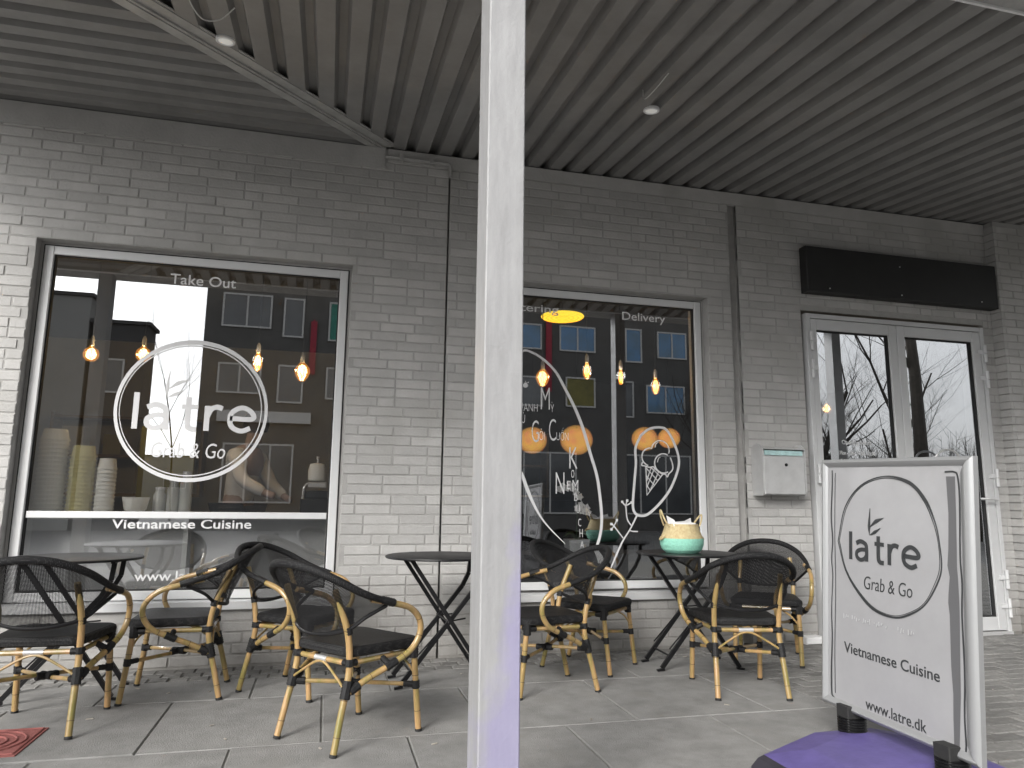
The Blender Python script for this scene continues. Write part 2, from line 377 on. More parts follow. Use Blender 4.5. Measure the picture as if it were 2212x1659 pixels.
# ================================================================ GROUND
gr = one('ground', m_asph, None, lambda b: b.box(-150, 150, -150, 60, -.5, -.06)); tag(gr, 'grey asphalt street and yard beyond the pavement', 'street', kind='structure')
pav = one('pavement', m_joint, None, lambda b: b.box(-7, 12, -7.2, 6, -.3, -.008)); tag(pav, 'sandy bed under the concrete slabs in front of the shop', 'pavement', kind='structure')
# large slabs, running bond 0.74 x 0.80
slab_full = MB(); slab_full.box(-.367, .367, -.396, .396, -.05, 0); 
def slab_mesh(wx, wy, th=.05, ch=.004, jit=0.):
    b = MB(); v = []
    for z, i in ((-th, 0), (-ch, 0), (0, ch)):
        v += [(-wx+i, -wy+i, z), (wx-i, -wy+i, z), (wx-i, wy-i, z), (-wx+i, wy-i, z)]
    f = []
    for k in (0, 4):
        for j in range(4): f.append((k+j, k+(j+1) % 4, k+4+(j+1) % 4, k+4+j))
    f.append((8, 9, 10, 11)); b.add(v, f); return b
me_slab = None
rows = [(-.80, -.35)]+[(-.80*(k+1), -.80*k) for k in range(1, 9)]
for r, (y0, y1) in enumerate(rows):
    off = .407 if r % 2 == 0 else .037
    k0 = -8
    for k in range(k0, 6):
        x0 = off+.74*k; x1 = x0+.74
        x1 = min(x1, 2.627)
        if x1-x0 < .1 or x1 < -5: continue
        full = abs(x1-x0-.74) < 1e-6 and r > 0
        if full and me_slab: o = link('slab', me_slab, None, pav)
        else:
            o = slab_mesh((x1-x0)/2-.0035, (y1-y0)/2-.0035).build('slab', m_slab, pav)
            if full: me_slab = o.data
        o.location = ((x0+x1)/2, (y0+y1)/2, random.uniform(-.0025, .0015)); o.rotation_euler = (random.uniform(-.002, .002), random.uniform(-.002, .002), 0)
# pavers right of the slabs and a cobble strip along the wall
pv = []
yy = -.35; r = 0
while yy > -4.6:
    x = 2.632+(.105 if r % 2 else 0)
    if r % 2: pv.append((2.632+.05, yy-.0525, .05))
    while x < 8: pv.append((x+.105, yy-.0525, .105)); x += .21
    yy -= .105; r += 1
for r in range(3):
    x = -5+(.055 if r % 2 else 0)
    while x < 5.7: pv.append((x+.055, -.02-.11*r-.055, .055)); x += .11
pv.sort(key=lambda q: math.hypot(q[0], q[1]+5.018)*(1 if -.32 < math.atan2(q[0], q[1]+5.018) < .92 else 3))
me_p = {}
rest = MB()
for i, (x, y, hw) in enumerate(pv):
    z = random.uniform(-.005, .001)
    if i < 300:
        if hw not in me_p:
            me_p[hw] = slab_mesh(hw-.004, .0485, .05, .006).build('paver', m_paver, pav); o = me_p[hw]
        else: o = link('paver', me_p[hw].data, None, pav)
        o.location = (x, y, z); o.rotation_euler = (random.uniform(-.01, .01), random.uniform(-.01, .01), random.uniform(-.02, .02))
    else:
        s = slab_mesh(hw-.004, .0485, .05, .006); rest.add([(a+x, b_+y, c+z) for a, b_, c in s.v], s.f)
tag(rest.build('pavers', m_paver, pav), kind='stuff')

# cast cover, lower left
cv = one('drain_cover', m_rust, None, lambda b: (b.box(-1.53, -1.155, -1.53, -1.155, -.004, .006)))
tag(cv, 'rusty red square iron cover with raised rings set in the slabs', 'drain cover')
def rings(b):
    for r_ in (.05, .085, .12, .155):
        b.tube([(-1.342+r_*math.cos(a*math.pi/16), -1.342+r_*math.sin(a*math.pi/16), .007) for a in range(32)], .005, 6, closed=True)
    for x in (-1.515, -1.17):
        b.tube([(x, -1.515, .007), (x, -1.17, .007)], .005, 6); b.tube([(-1.515, x, .007), (-1.17, x, .007)], .005, 6)
one('ring', m_rust, cv, rings, True)
# scraps on the ground
def scraps(b):
    rs = random.Random(3)
    for i in range(34):
        x, y = rs.uniform(-2, 4.5), rs.uniform(-2.6, -.15); s = rs.uniform(.003, .009); a = rs.uniform(0, 6.3)
        u = Vector((math.cos(a), math.sin(a), 0))*s*rs.uniform(1, 2.2); v_ = Vector((-math.sin(a), math.cos(a), 0))*s*.6; p = Vector((x, y, .002)); h = Vector((0, 0, .003))
        b.hexa([p-u-v_, p+u-v_, p+u+v_, p-u+v_, p-u-v_+h, p+u-v_+h, p+u+v_+h, p-u+v_+h])
tag(one('litter', mat('dry scraps', (.5, .46, .4), .9, var=.6, vscale=3), None, scraps), 'small pale scraps and dry leaf bits scattered on the paving', 'litter', kind='stuff')

# ================================================================ SHOP BUILDING
shop = tag(empty('shop_building', (0, 0, 0)), 'grey painted brick shop front with two large windows and a double door', 'building')
X0, X1, ZT = -5.5, 5.70, 3.58
OPEN = [(-1.872, .106, .345, 2.672), (1.035, 2.882, .345, 2.662), (3.735, 5.596, 0, 2.628)]
GAPS = [(.772, .785), (3.090, 3.168)]
def cut(iv, x0, x1):
    out = []
    for a, b in iv:
        if x1 <= a or x0 >= b: out.append((a, b)); continue
        if a < x0: out.append((a, x0))
        if b > x1: out.append((x1, b))
    return out
def wallbase(b):
    zs = sorted({0, ZT}|{z for o in OPEN for z in o[2:]})
    zs[0] = -.1
    for z0, z1 in zip(zs[:-1], zs[1:]):
        iv = [(X0, X1)]
        for g_ in GAPS: iv = cut(iv, *g_)
        for o in OPEN:
            if z0 >= o[2]-1e-6-.1*(o[2] == 0) and z1 <= o[3]+1e-6: iv = cut(iv, o[0], o[1])
        for a, c in iv: b.box(a, c, .0005, .26, z0, z1)
wall = one('brick_wall', m_mortar, shop, wallbase)
for (a, c, z0, z1) in OPEN[:2]:
    g_ = .034
    one('reveal_lining', m_paint, wall, lambda b: (b.box(a-.01, a+g_, .085, .262, z0, z1), b.box(c-g_, c+.01, .085, .262, z0, z1), b.box(a+g_, c-g_, .085, .262, z1-g_, z1+.01), b.box(a+g_, c-g_, .123, .262, z0-.01, z0+.066)))
one('wall_channel', m_mortar, shop, lambda b: b.box(GAPS[1][0], GAPS[1][1], .042, .2, 0, ZT)); one('wall_channel', m_mortar, shop, lambda b: b.box(GAPS[0][0], GAPS[0][1], .05, .2, 0, ZT))
bricks = []
row = 0; z = .008
while z+.0547 < 3.53:
    iv = [(X0, X1)]
    for g_ in GAPS: iv = cut(iv, *g_)
    for o in OPEN:
        if z+.0547 > o[2]+.004 and z < o[3]-.004: iv = cut(iv, o[0]-.001, o[1]+.001)
    x = X0+[0, .12, .06, .18][row % 4]+random.choice([0, 0, .06])-.24
    while x < X1:
        L = .230 if random.random() > .12 else .110
        for a, c in iv:
            p, q_ = max(x, a), min(x+L, c)
            if q_-p > .03: bricks.append((p, q_, z))
        x += L+.010
    z += .0667; row += 1
def bmesh_brick(hl):
    b = MB(); b.box(-hl, hl, -.0042, .02, 0, .0565, inset=.003); return b
vis = lambda q: (-2.1 < q[0] < 5.6)
bricks.sort(key=lambda q: (0 if (vis(q) and q[1]-q[0] > .2275 and .2 < q[2] < 2.4) else 1, math.hypot((q[0]+q[1])/2, 5.018)))
full = None; rest = MB(); nb = 0
for (a, c, z) in bricks:
    dy = random.uniform(-.0022, .003); dz = random.uniform(-.0012, .0012)
    if nb < 300 and c-a > .2275:
        if full is None: o = full = bmesh_brick(.115).build('brick', m_paint, wall)
        else: o = link('brick', full.data, None, wall)
        o.location = ((a+c)/2, dy, z+dz); o.rotation_euler = (0, random.uniform(-.004, .004), random.uniform(-.006, .006)); nb += 1
    else:
        rest.box(a, c, -.0042+dy, .02, z+dz, z+dz+.0565, inset=.003)
tag(rest.build('brick_courses', m_paint, wall), kind='stuff')
# return wall to the right of the door
def ret(b): b.box(5.712, 8.3, -.098, .3, -.1, ZT)
rw = one('return_wall', m_mortar, shop, ret)
rb = MB(); z = .008; k = 0
while z < 3.5:
    rb.hexa([(5.700, -.107, z), (5.73, -.107, z), (5.73, .0, z), (5.700, .0, z), (5.700, -.107, z+.0565), (5.73, -.107, z+.0565), (5.73, .0, z+.0565), (5.700, .0, z+.0565)])
    x = 5.74-(.12 if k % 2 else 0)
    while x < 8.2: rb.box(max(x, 5.731), x+.229, -.105, -.09, z, z+.0565, inset=.003); x += .24
    z += .0667; k += 1
tag(rb.build('brick_courses', m_paint, rw), kind='stuff')
# band of smooth render and a steel angle along the wall head
one('head_band', m_paint, shop, lambda b: b.box(.32, X1, -.012, .03, 3.475, 3.576))
one('steel_angle', m_paint, shop, lambda b: b.box(X0, .30, -.016, .02, 3.42, 3.575))
one('wall_head', m_mortar, shop, lambda b: b.box(X0, 8.2, .14, .27, 3.585, 3.78))
one('conduit', m_steel, shop, lambda b: (b.tube([(.30, -.04, 3.50), (.76, -.04, 3.50)], .014, 8), b.tube([(.76, -.04, 3.50), (.778, -.03, 3.49), (.778, -.03, 3.40)], .012, 8), b.box(.40, .43, -.06, 0, 3.48, 3.52), b.box(.62, .65, -.06, 0, 3.48, 3.52)), True)

def window(x0, x1, z0, z1, label, sill_z, y=.07):
    """frame set in the reveal, with gasket, glass pane and sill"""
    fwd = .055
    def fr(b):
        b.box(x0, x0+fwd, y, y+.06, z0, z1, inset=.004); b.box(x1-fwd, x1, y, y+.06, z0, z1, inset=.004)
        b.box(x0+fwd, x1-fwd, y+.003, y+.06, z1-fwd, z1, inset=.003); b.box(x0+fwd, x1-fwd, y+.003, y+.06, z0, z0+fwd, inset=.003)
    f = one('window', m_alu, shop, fr); tag(f, label)
    def gk(b):
        g = .009; a0, a1, c0, c1 = x0+fwd, x1-fwd, z0+fwd, z1-fwd
        b.box(a0, a0+g, y+.02, y+.05, c0, c1); b.box(a1-g, a1, y+.02, y+.05, c0, c1); b.box(a0+g, a1-g, y+.02, y+.05, c1-g, c1); b.box(a0+g, a1-g, y+.02, y+.05, c0, c0+g)
    one('gasket', m_rubber, f, gk)
    if x0 < 0: one('transom', m_alu, f, lambda b: b.box(x0+fwd+.01, x1-fwd-.012, y+.016, y+.034, .903, .945, inset=.003))
    one('pane', m_glass, f, lambda b: b.box(x0+fwd+.005, x1-fwd-.005, y+.036, y+.037, z0+fwd+.005, z1-fwd-.005))
    one('sill', m_alu, f, lambda b: (b.box(x0-.02, x1+.02, -.035, y+.05, sill_z, sill_z+.028), b.box(x0-.02, x1+.02, -.035, -.030, sill_z-.02, sill_z)))
    one('seal', m_rubber, f, lambda b: (b.box(x1, x1+.008, y+.01, y+.05, z0, z1+.008), b.box(x0, x1, y+.01, y+.05, z1, z1+.008), b.box(x0-.008, x0, y+.01, y+.05, z0, z1+.008)))
    return f
w1 = window(-1.845, .080, .400, 2.648, 'large left window with round shop logo', .366)
w2 = window(1.060, 2.857, .412, 2.640, 'large right window with drawn menu leaf', .366)
GY = .1048
pg = lambda x, z, d: (x, GY-d, z)

# ---- lettering, left window
text('lettering', 'Take Out', (-1.09, -.671, 2.463, 2.535), pg, m_vinyl, w1, bold=.006)
def ellipse(cx, cz, a, c, w, n=64, wob=0, ph=0, full=2*math.pi):
    return [(cx+(a+wob*math.sin(2*t+ph))*math.cos(t), cz+(c+wob*math.cos(3*t+ph))*math.sin(t)) for t in [full*i/n for i in range(n+1)]]
def la_tre(b, x0, z0, s, plane, st, leaf=True):
    """the shop's word mark drawn as round strokes; s = x-height"""
    k = dict(plane=plane, n=8, thick=.0012)
    H = s*1.42
    x = x0
    b.ribbon([(x+st/2, z0), (x+st/2, z0+H)], st, smooth=False, plane=plane)                       # l
    ax = x+st+s*.24                                                                            # a
    b.ribbon([(ax+s*.06, z0+s*.86), (ax+s*.35, z0+s*.97), (ax+s*.68, z0+s*.86), (ax+s*.76, z0+s*.62), (ax+s*.76, z0+.0)], st, **k)
    b.ribbon([(ax+s*.76, z0+s*.57), (ax+s*.38, z0+s*.56), (ax+s*.10, z0+s*.42), (ax+s*.10, z0+s*.18), (ax+s*.34, z0+s*.045), (ax+s*.62, z0+s*.13), (ax+s*.76, z0+s*.30)], st*.92, **k)
    tx = ax+s*1.55                                                                             # t
    b.ribbon([(tx, z0+H*.93), (tx, z0+s*.28), (tx+s*.10, z0+s*.07), (tx+s*.34, z0+s*.045)], st, **k)
    b.ribbon([(tx-s*.24, z0+s*.93), (tx+s*.36, z0+s*.93)], st*.9, smooth=False, plane=plane)
    rx = tx+s*.70                                                                              # r
    b.ribbon([(rx, z0), (rx, z0+s*1.0)], st, smooth=False, plane=plane)
    b.ribbon([(rx, z0+s*.55), (rx+s*.14, z0+s*.86), (rx+s*.36, z0+s*.96), (rx+s*.56, z0+s*.90)], st, **k)
    ex = rx+s*.86                                                                              # e
    b.ribbon([(ex, z0+s*.53), (ex+s*.84, z0+s*.53), (ex+s*.80, z0+s*.80), (ex+s*.45, z0+s*.97), (ex+s*.10, z0+s*.80), (ex+s*.0, z0+s*.50), (ex+s*.10, z0+s*.18), (ex+s*.45, z0+s*.035), (ex+s*.78, z0+s*.16)], st*.95, **k)
def la_leaves(b, x, z, s, plane):
    for pts, w_ in (([(x, z), (x-.02*s, z+.35*s), (x+.04*s, z+1.05*s)], [.0, .13*s, 0]), ([(x+.02*s, z+.30*s), (x+.35*s, z+.55*s), (x+.75*s, z+.70*s)], [0, .15*s, 0]), ([(x+.0*s, z-.02*s), (x+.28*s, z+.12*s), (x+.58*s, z+.30*s)], [0, .13*s, 0])):
        b.ribbon(pts, [w_[0]+.001, w_[1], w_[2]+.001], plane)
def logo1(b):
    b.ribbon(ellipse(-.882, 1.609, .464, .460, 0), [.020, .030, .020, .026, .020], pg, smooth=False)
    b.ribbon(ellipse(-.886, 1.611, .437, .434, 0, ph=1), [.006, .009, .004, .008, .006], pg, smooth=False)
    la_tre(b, -1.243, 1.475, .168, pg, .034)
    la_leaves(b, -1.045, 1.69, .175, pg)
one('lettering', m_vinyl, w1, logo1)
text('lettering', 'Grab & Go', (-1.112, -.660, 1.294, 1.392), pg, m_vinyl, w1, bold=-.002, shear=.15)
text('lettering', 'Vietnamese Cuisine', (-1.300, -.464, .838, .897), pg, m_vinyl, w1, bold=.012)
text('lettering', 'www.latre.dk', (-1.142, -.600, .512, .572), pg, m_vinyl, w1, bold=.004)
# ---- lettering, right window
text('lettering', 'Catering', (1.220, 1.666, 2.445, 2.525), pg, m_vinyl, w2, bold=.004)
text('lettering', 'Delivery', (2.192, 2.561, 2.436, 2.520), pg, m_vinyl, w2, bold=.004)
def big_leaf(b):
    b.ribbon([(1.12, 1.60), (1.16, 1.85), (1.24, 2.05), (1.38, 2.152), (1.457, 2.146), (1.55, 2.095), (1.643, 2.009), (1.721, 1.878), (1.799, 1.732), (1.86, 1.585), (1.914, 1.409), (1.968, 1.235), (1.994, 1.061), (2.004, .917), (1.992, .802), (1.955, .689)], [.012, .016, .02, .024, .022, .02], pg)
    b.ribbon([(1.12, 1.60), (1.20, 1.45), (1.30, 1.35), (1.381, 1.238), (1.426, 1.125), (1.479, 1.012), (1.539, .914), (1.614, .83), (1.719, .732)], [.014, .022, .026, .012, .004], pg)
    b.ribbon([(1.955, .689), (1.99, .62), (1.97, .56)], [.03, .05, .008], pg); b.ribbon([(1.93, .60), (2.02, .555)], .012, pg, smooth=False)
def ice_leaf(b):
    b.ribbon([(2.332, 1.549), (2.407, 1.602), (2.514, 1.615), (2.571, 1.572), (2.627, 1.459), (2.649, 1.354), (2.621, 1.247), (2.559, 1.127), (2.467, 1.022), (2.376, .95), (2.312, .94), (2.272, .961), (2.257, 1.02), (2.271, 1.181), (2.287, 1.33), (2.286, 1.45), (2.332, 1.549)], .019, pg)
    for p, w_ in (([(2.288, .94), (2.23, .838), (2.166, .745), (2.101, .617), (2.066, .54)], [.012, .010, .014, .006]), ([(2.239, .867), (2.208, .918), (2.198, 1.019)], .009), ([(2.17, 1.041), (2.198, 1.016), (2.246, 1.037)], .010), ([(2.198, 1.016), (2.21, 1.051)], .008), ([(2.174, .773), (2.101, .862), (2.081, .877)], .009), ([(2.101, .862), (2.125, .906)], .008), ([(2.101, .862), (2.081, .838)], .009), ([(2.222, .834), (2.249, .824), (2.293, .822)], .009)):
        b.ribbon(p, w_, pg)
    for x, z in ((2.17, 1.041), (2.246, 1.037), (2.21, 1.051), (2.081, .877), (2.125, .906), (2.081, .838)):
        b.ribbon([(x-.009, z), (x+.009, z)], .018, pg, smooth=False)
    for cx, cz, r_, a0, a1 in ((2.493, 1.44, .073, -20, 170), (2.405, 1.385, .068, 75, 260), (2.516, 1.338, .074, 60, 300)):
        b.ribbon([(cx+r_*math.cos(R(a)), cz+r_*math.sin(R(a))) for a in range(a0, a1+1, 10)], .009, pg)
    b.ribbon([(2.34, 1.345), (2.335, 1.32), (2.36, 1.315), (2.40, 1.305), (2.43, 1.31), (2.45, 1.29)], .009, pg)
    b.ribbon([(2.45, 1.29), (2.50, 1.258), (2.53, 1.255), (2.545, 1.235), (2.56, 1.26), (2.59, 1.29), (2.593, 1.33), (2.575, 1.385)], .009, pg)
    b.ribbon([(2.368, 1.312), (2.373, 1.094), (2.510, 1.258)], .009, pg, smooth=False)
    for a, c in (((2.37, 1.24), (2.435, 1.17)), ((2.37, 1.30), (2.465, 1.205)), ((2.41, 1.305), (2.49, 1.235)), ((2.371, 1.15), (2.44, 1.30)), ((2.372, 1.20), (2.41, 1.30)), ((2.395, 1.12), (2.475, 1.275)), ((2.372, 1.17), (2.40, 1.13))):
        b.ribbon([a, c], .006, pg, smooth=False)
    b.ribbon([(2.45, 1.46), (2.455, 1.485), (2.475, 1.50)], .006, pg); b.ribbon([(2.465, 1.345), (2.475, 1.375), (2.49, 1.385)], .006, pg)
one('lettering', m_vinyl, w2, big_leaf); one('drawing', m_vinyl, w2, ice_leaf)
for s_, bx_, bo in (('HỞ', (1.330, 1.432, 1.872, 1.925), -.012), ('P', (1.262, 1.318, 1.86, 1.99), -.01), ('B', (1.345, 1.388, 1.70, 1.85), -.008), ('ANH', (1.395, 1.502, 1.700, 1.755), -.014), ('M', (1.527, 1.597, 1.718, 1.883), -.012), ('Ỳ', (1.603, 1.630, 1.700, 1.778), -.012), ('Ủ', (1.381, 1.404, 1.610, 1.690), -.012),
                  ('G', (1.458, 1.512, 1.470, 1.632), -.012), ('ỎI', (1.516, 1.560, 1.487, 1.573), -.012), ('C', (1.592, 1.646, 1.485, 1.648), -.012), ('UỐN', (1.650, 1.745, 1.490, 1.585), -.014), ('K', (1.751, 1.815, 1.283, 1.442), -.010),
                  ('N', (1.645, 1.712, 1.095, 1.252), -.010), ('E', (1.733, 1.760, 1.130, 1.190), -.01), ('O', (1.766, 1.790, 1.215, 1.272), -.012), ('M', (1.776, 1.820, 1.115, 1.198), -.010), ('B', (1.789, 1.814, 1.045, 1.100), -.012), ('U', (1.806, 1.832, .955, 1.018), -.012), ('C', (1.820, 1.842, .860, .915), -.012), ('H', (1.830, 1.854, .780, .840), -.012), ('A', (1.836, 1.862, .705, .755), -.012)):
    try: text('lettering', s_, bx_, pg, m_vinyl, w2, bold=bo)
    except Exception: pass

# ---- double door
dr = one('door', m_aludoor, shop, lambda b: (b.box(3.763, 3.800, -.03, .06, 0, 2.598, inset=.003), b.box(5.531, 5.568, -.03, .06, 0, 2.598, inset=.003), b.box(3.800, 5.531, -.027, .06, 2.560, 2.598, inset=.003)))
tag(dr, 'white framed glass double door')
def leaf(xa, xb, ga, gb):
    lf = one('door_leaf', m_aludoor, dr, lambda b: (b.box(xa, ga, -.022, .04, .03, 2.555, inset=.004), b.box(gb, xb, -.022, .04, .03, 2.555, inset=.004), b.box(ga, gb, -.020, .04, 2.465, 2.555, inset=.003), b.box(ga, gb, -.020, .04, .03, .136, inset=.003)))
    one('pane', m_glassd, dr, lambda b: b.box(ga+.004, gb-.004, .012, .013, .14, 2.461))
    one('gasket', m_rubber, dr, lambda b: (b.box(ga, ga+.010, -.004, .03, .136, 2.465), b.box(gb-.010, gb, -.004, .03, .136, 2.465), b.box(ga+.01, gb-.01, -.004, .03, 2.455, 2.465), b.box(ga+.01, gb-.01, -.004, .03, .136, .146)))
leaf(3.804, 4.650, 3.862, 4.573); leaf(4.655, 5.527, 4.733, 5.444)
one('threshold', m_stain, dr, lambda b: b.box(3.763, 5.568, -.04, .06, -.004, .022))
def hinge(x, z, side):
    def f(b):
        b.tube([(x, -.050, z-.075), (x, -.050, z-.005)], .0135, 10); b.tube([(x, -.050, z+.002), (x, -.050, z+.075)], .0135, 10)
        b.box(x+.008*side, x+.058*side, -.040, -.024, z-.004, z+.030) if side > 0 else b.box(x-.058, x-.008, -.040, -.024, z-.004, z+.030)
    one('hinge', m_alu, dr, f, True)
for z in (2.36, 2.13, 1.28, .40, .20): hinge(3.790, z, 1)
for z in (2.36, 2.13, 1.28, .44, .21): hinge(5.545, z, -1)
one('handle', m_stain, dr, lambda b: (b.tube(catmull([(4.88, -.03, 1.42), (4.88, -.09, 1.44), (4.93, -.10, 1.485), (5.00, -.10, 1.50), (5.07, -.10, 1.485), (5.12, -.09, 1.44), (5.12, -.03, 1.42)]), .009, 8)), True)
one('handle', m_stain, dr, lambda b: b.tube(catmull([(5.38, -.03, 1.10), (5.38, -.08, 1.10), (5.44, -.085, 1.10), (5.49, -.085, 1.09)]), .010, 8), True)
pd = lambda x, z, d: (x, .0105-d, z)
text('lettering', 'Opening hours', (4.065, 4.345, 1.515, 1.562), pd, m_vinyl, dr, bold=.0)
text('lettering', 'Mon - Thu: 11.00 - 21.00', (4.039, 4.377, 1.440, 1.472), pd, m_vinyl, dr, bold=.004)
text('lettering', 'Fri - Sat: 11.00 - 22.00', (4.045, 4.372, 1.375, 1.407), pd, m_vinyl, dr, bold=.004)
wb = one('threshold_block', m_white, None, lambda b: b.box(3.545, 3.700, -.12, -.009, .0, .052, inset=.006)); tag(wb, 'small white block lying at the wall foot left of the door', 'block')

# ---- dark box above the door
def pnl(b): b.box(3.745, 5.690, -.10, -.012, 2.765, 3.155, inset=.006)
pb = one('sign_box', m_dark, None, pnl); tag(pb, 'blank black sign box mounted on the bricks above the double door', 'sign box')
def bolts(b):
    for x, z in ((4.66, 3.05), (4.66, 2.80), (5.50, 2.81), (3.95, 2.80)): b.lathe([(.006, -.104), (.005, -.109)], (x, 0, z), 8, axis='Y')
one('bolt', m_stain, pb, bolts)

# ---- mailbox
mb = tag(empty('mailbox', (3.40, -.009, 1.10)), 'stainless steel mailbox with rounded side on the wall left of the door', 'mailbox')
def mside(x):
    def f(b):
        prof = [(-.0, 0), (-.135, .0), (-.150, .03), (-.150, .30)]+[(-.075-.075*math.cos(R(a)), .33+.07*math.sin(R(a))) for a in range(0, 181, 20)]
        prof = prof[:3]+[(-.150, .33)]+prof[5:]
        n = len(prof); v = [(x, y, z) for y, z in prof]+[(x+.012, y, z) for y, z in prof]
        b.add(v, [tuple(range(n)), tuple(reversed(range(n, 2*n)))]+[(i, (i+1) % n, n+(i+1) % n, n+i) for i in range(n)])
    return f
one('side_panel', m_stain, mb, mside(-.19)); one('side_panel', m_stain, mb, mside(.178))
one('body', m_stain, mb, lambda b: b.box(-.178, .178, -.135, -.001, .006, .335))
one('front_flap', m_stain, mb, lambda b: b.box(-.176, .176, -.148, -.136, .012, .30, inset=.003))
one('lid', m_stain, mb, lambda b: b.hexa([(-.177, -.165, .352), (.177, -.165, .352), (.177, -.004, .375), (-.177, -.004, .375), (-.177, -.165, .359), (.177, -.165, .359), (.177, -.004, .383), (-.177, -.004, .383)]))
one('name_strip', mat('pale teal strip', (.50, .72, .72), .2, var=.35, vscale=14), mb, lambda b: b.box(-.165, .165, -.146, -.137, .308, .345))  # pale teal paints in the reflection on the label window
one('lock', m_black, mb, lambda b: b.lathe([(.012, -.148), (.012, -.154), (.006, -.156)], (.015, 0, .235), 14, axis='Y'))

# ================================================================ CANOPY
can = tag(empty('canopy', (0, -2.8, 3.29)), 'grey ribbed metal canopy roof over the shop front, sloping down to the street', 'canopy')
can_off = Vector((0, 2.8, -3.29))
SL = .106; YE = -2.66; XL = -2.95
zc = lambda y: 3.59+SL*y
sx = lambda y: .30+y/1.12            # seam: x for a given y
sy = lambda x: (x-.30)*1.12
PIT = .172; PROF = [(0, 0), (.092, 0), (.112, .052), (.154, .052), (.172, 0)]
def rib_right(b):
    x = -2.4
    while x < 8.2:
        for (a, h0), (c, h1) in zip(PROF[:-1], PROF[1:]):
            xa, xb = x+a, x+c
            ya, yb = min(.135, sy(xa)), min(.135, sy(xb))
            if ya <= YE: continue
            yb = max(yb, YE)
            p = [Vector((xa, ya, zc(ya)+h0)), Vector((xb, yb, zc(yb)+h1)), Vector((xb, YE, zc(YE)+h1)), Vector((xa, YE, zc(YE)+h0))]
            b.add([q+can_off for q in p], [(0, 1, 2, 3)])
        x += PIT
def rib_left(b):
    y = .10
    while y > YE:
        for (a, h0), (c, h1) in zip(PROF[:-1], PROF[1:]):
            ya, yb = max(y-a, YE), max(y-c, YE)
            p = [Vector((XL, ya, zc(ya)+h0)), Vector((XL, yb, zc(yb)+h1)), Vector((sx(yb), yb, zc(yb)+h1)), Vector((sx(ya), ya, zc(ya)+h0))]
            b.add([q+can_off for q in p], [(0, 1, 2, 3)])
        y -= PIT
one('ribbed_sheet', m_soffit, can, rib_right); one('ribbed_sheet', m_soffit, can, rib_left)
def slabtop(b):
    b.hexa([Vector(p)+can_off for p in [(XL, YE, zc(YE)+.06), (8.3, YE, zc(YE)+.06), (8.3, .5, zc(.5)+.06), (XL, .5, zc(.5)+.06), (XL, YE, zc(YE)+.20), (8.3, YE, zc(YE)+.20), (8.3, .5, zc(.5)+.20), (XL, .5, zc(.5)+.20)]])
one('roof_deck', m_steel, can, slabtop)
def seam(b):
    p0 = Vector((.30, -.0, zc(0)-.004)); p1 = Vector((sx(YE), YE, zc(YE)-.004)); d = (p1-p0).normalized(); n = Vector((d.y, -d.x, 0)).normalized()
    for off, wd, h in ((-.055, .05, .010), (0, .012, .022), (.05, .045, .010)):
        a, c = p0+n*off+can_off, p1+n*off+can_off
        b.bar(a, c, wd, h)
    b.bar(p0+can_off+Vector((0, 0, .004)), p1+can_off+Vector((0, 0, .004)), .19, .006)
one('seam_trim', m_steel, can, seam)
one('drip_edge', m_white, can, lambda b: b.box(XL, 8.3, YE-.012+2.8, YE+2.8, zc(YE)-.012-3.29, zc(YE)+.004-3.29))
one('edge_beam', m_steel, can, lambda b: b.box(XL, 8.3, YE-.30+2.8, YE-.012+2.8, zc(YE)+.0-3.29, zc(YE)+.24-3.29))
def downlight(x, y, lab):
    t = tag(empty('downlight', (x, y, zc(y)-.004)), lab, 'ceiling light', 'round downlights in the canopy'); t.rotation_euler = (math.atan(SL), 0, 0)
    one('ring', m_white, t, lambda b: b.lathe([(.050, .01), (.050, -.006), (.040, -.010), (.036, -.004)], seg=24, cap=False), True)
    one('lens', emis('pale lens', (.9, .9, .86), .10), t, lambda b: b.lathe([(.038, -.004), (.02, -.009), (.001, -.010)], seg=20), True)  # faint glow added to an unlit lens to keep it pale
downlight(-.642, -1.229, 'round white downlight in the canopy near the diagonal seam')
downlight(1.855, -1.188, 'round white downlight in the canopy above the right window')
for pts, lab in (([(-.76, -1.66, 0), (-.74, -1.60, -.04), (-.70, -1.53, -.06), (-.63, -1.50, -.03), (-.56, -1.53, .03)], 'loose white cable hanging from the canopy by the diagonal seam'), ([(1.72, -1.36, .04), (1.70, -1.42, -.05), (1.70, -1.55, -.06), (1.76, -1.66, .03)], 'loose grey cable loop hanging from the canopy above the right window')):
    tag(one('cable', m_cable, None, lambda b: b.tube(catmull([(x, y, zc(y)+z-.01) for x, y, z in pts]), .0032, 6), True), lab, 'cable', 'loose cables under the canopy')

# posts
def post(x, lab, m_):
    t = tag(empty('canopy_post', (x, -2.85, 0)), lab, 'post', 'square posts carrying the canopy')
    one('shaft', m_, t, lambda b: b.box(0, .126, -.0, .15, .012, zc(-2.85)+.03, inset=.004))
    one('base_plate', m_steel, t, lambda b: b.box(-.04, .166, -.04, .19, 0, .012))
    return t
post(.461, 'pale grey square post standing in front of the shop, nearest the camera', m_postlit)
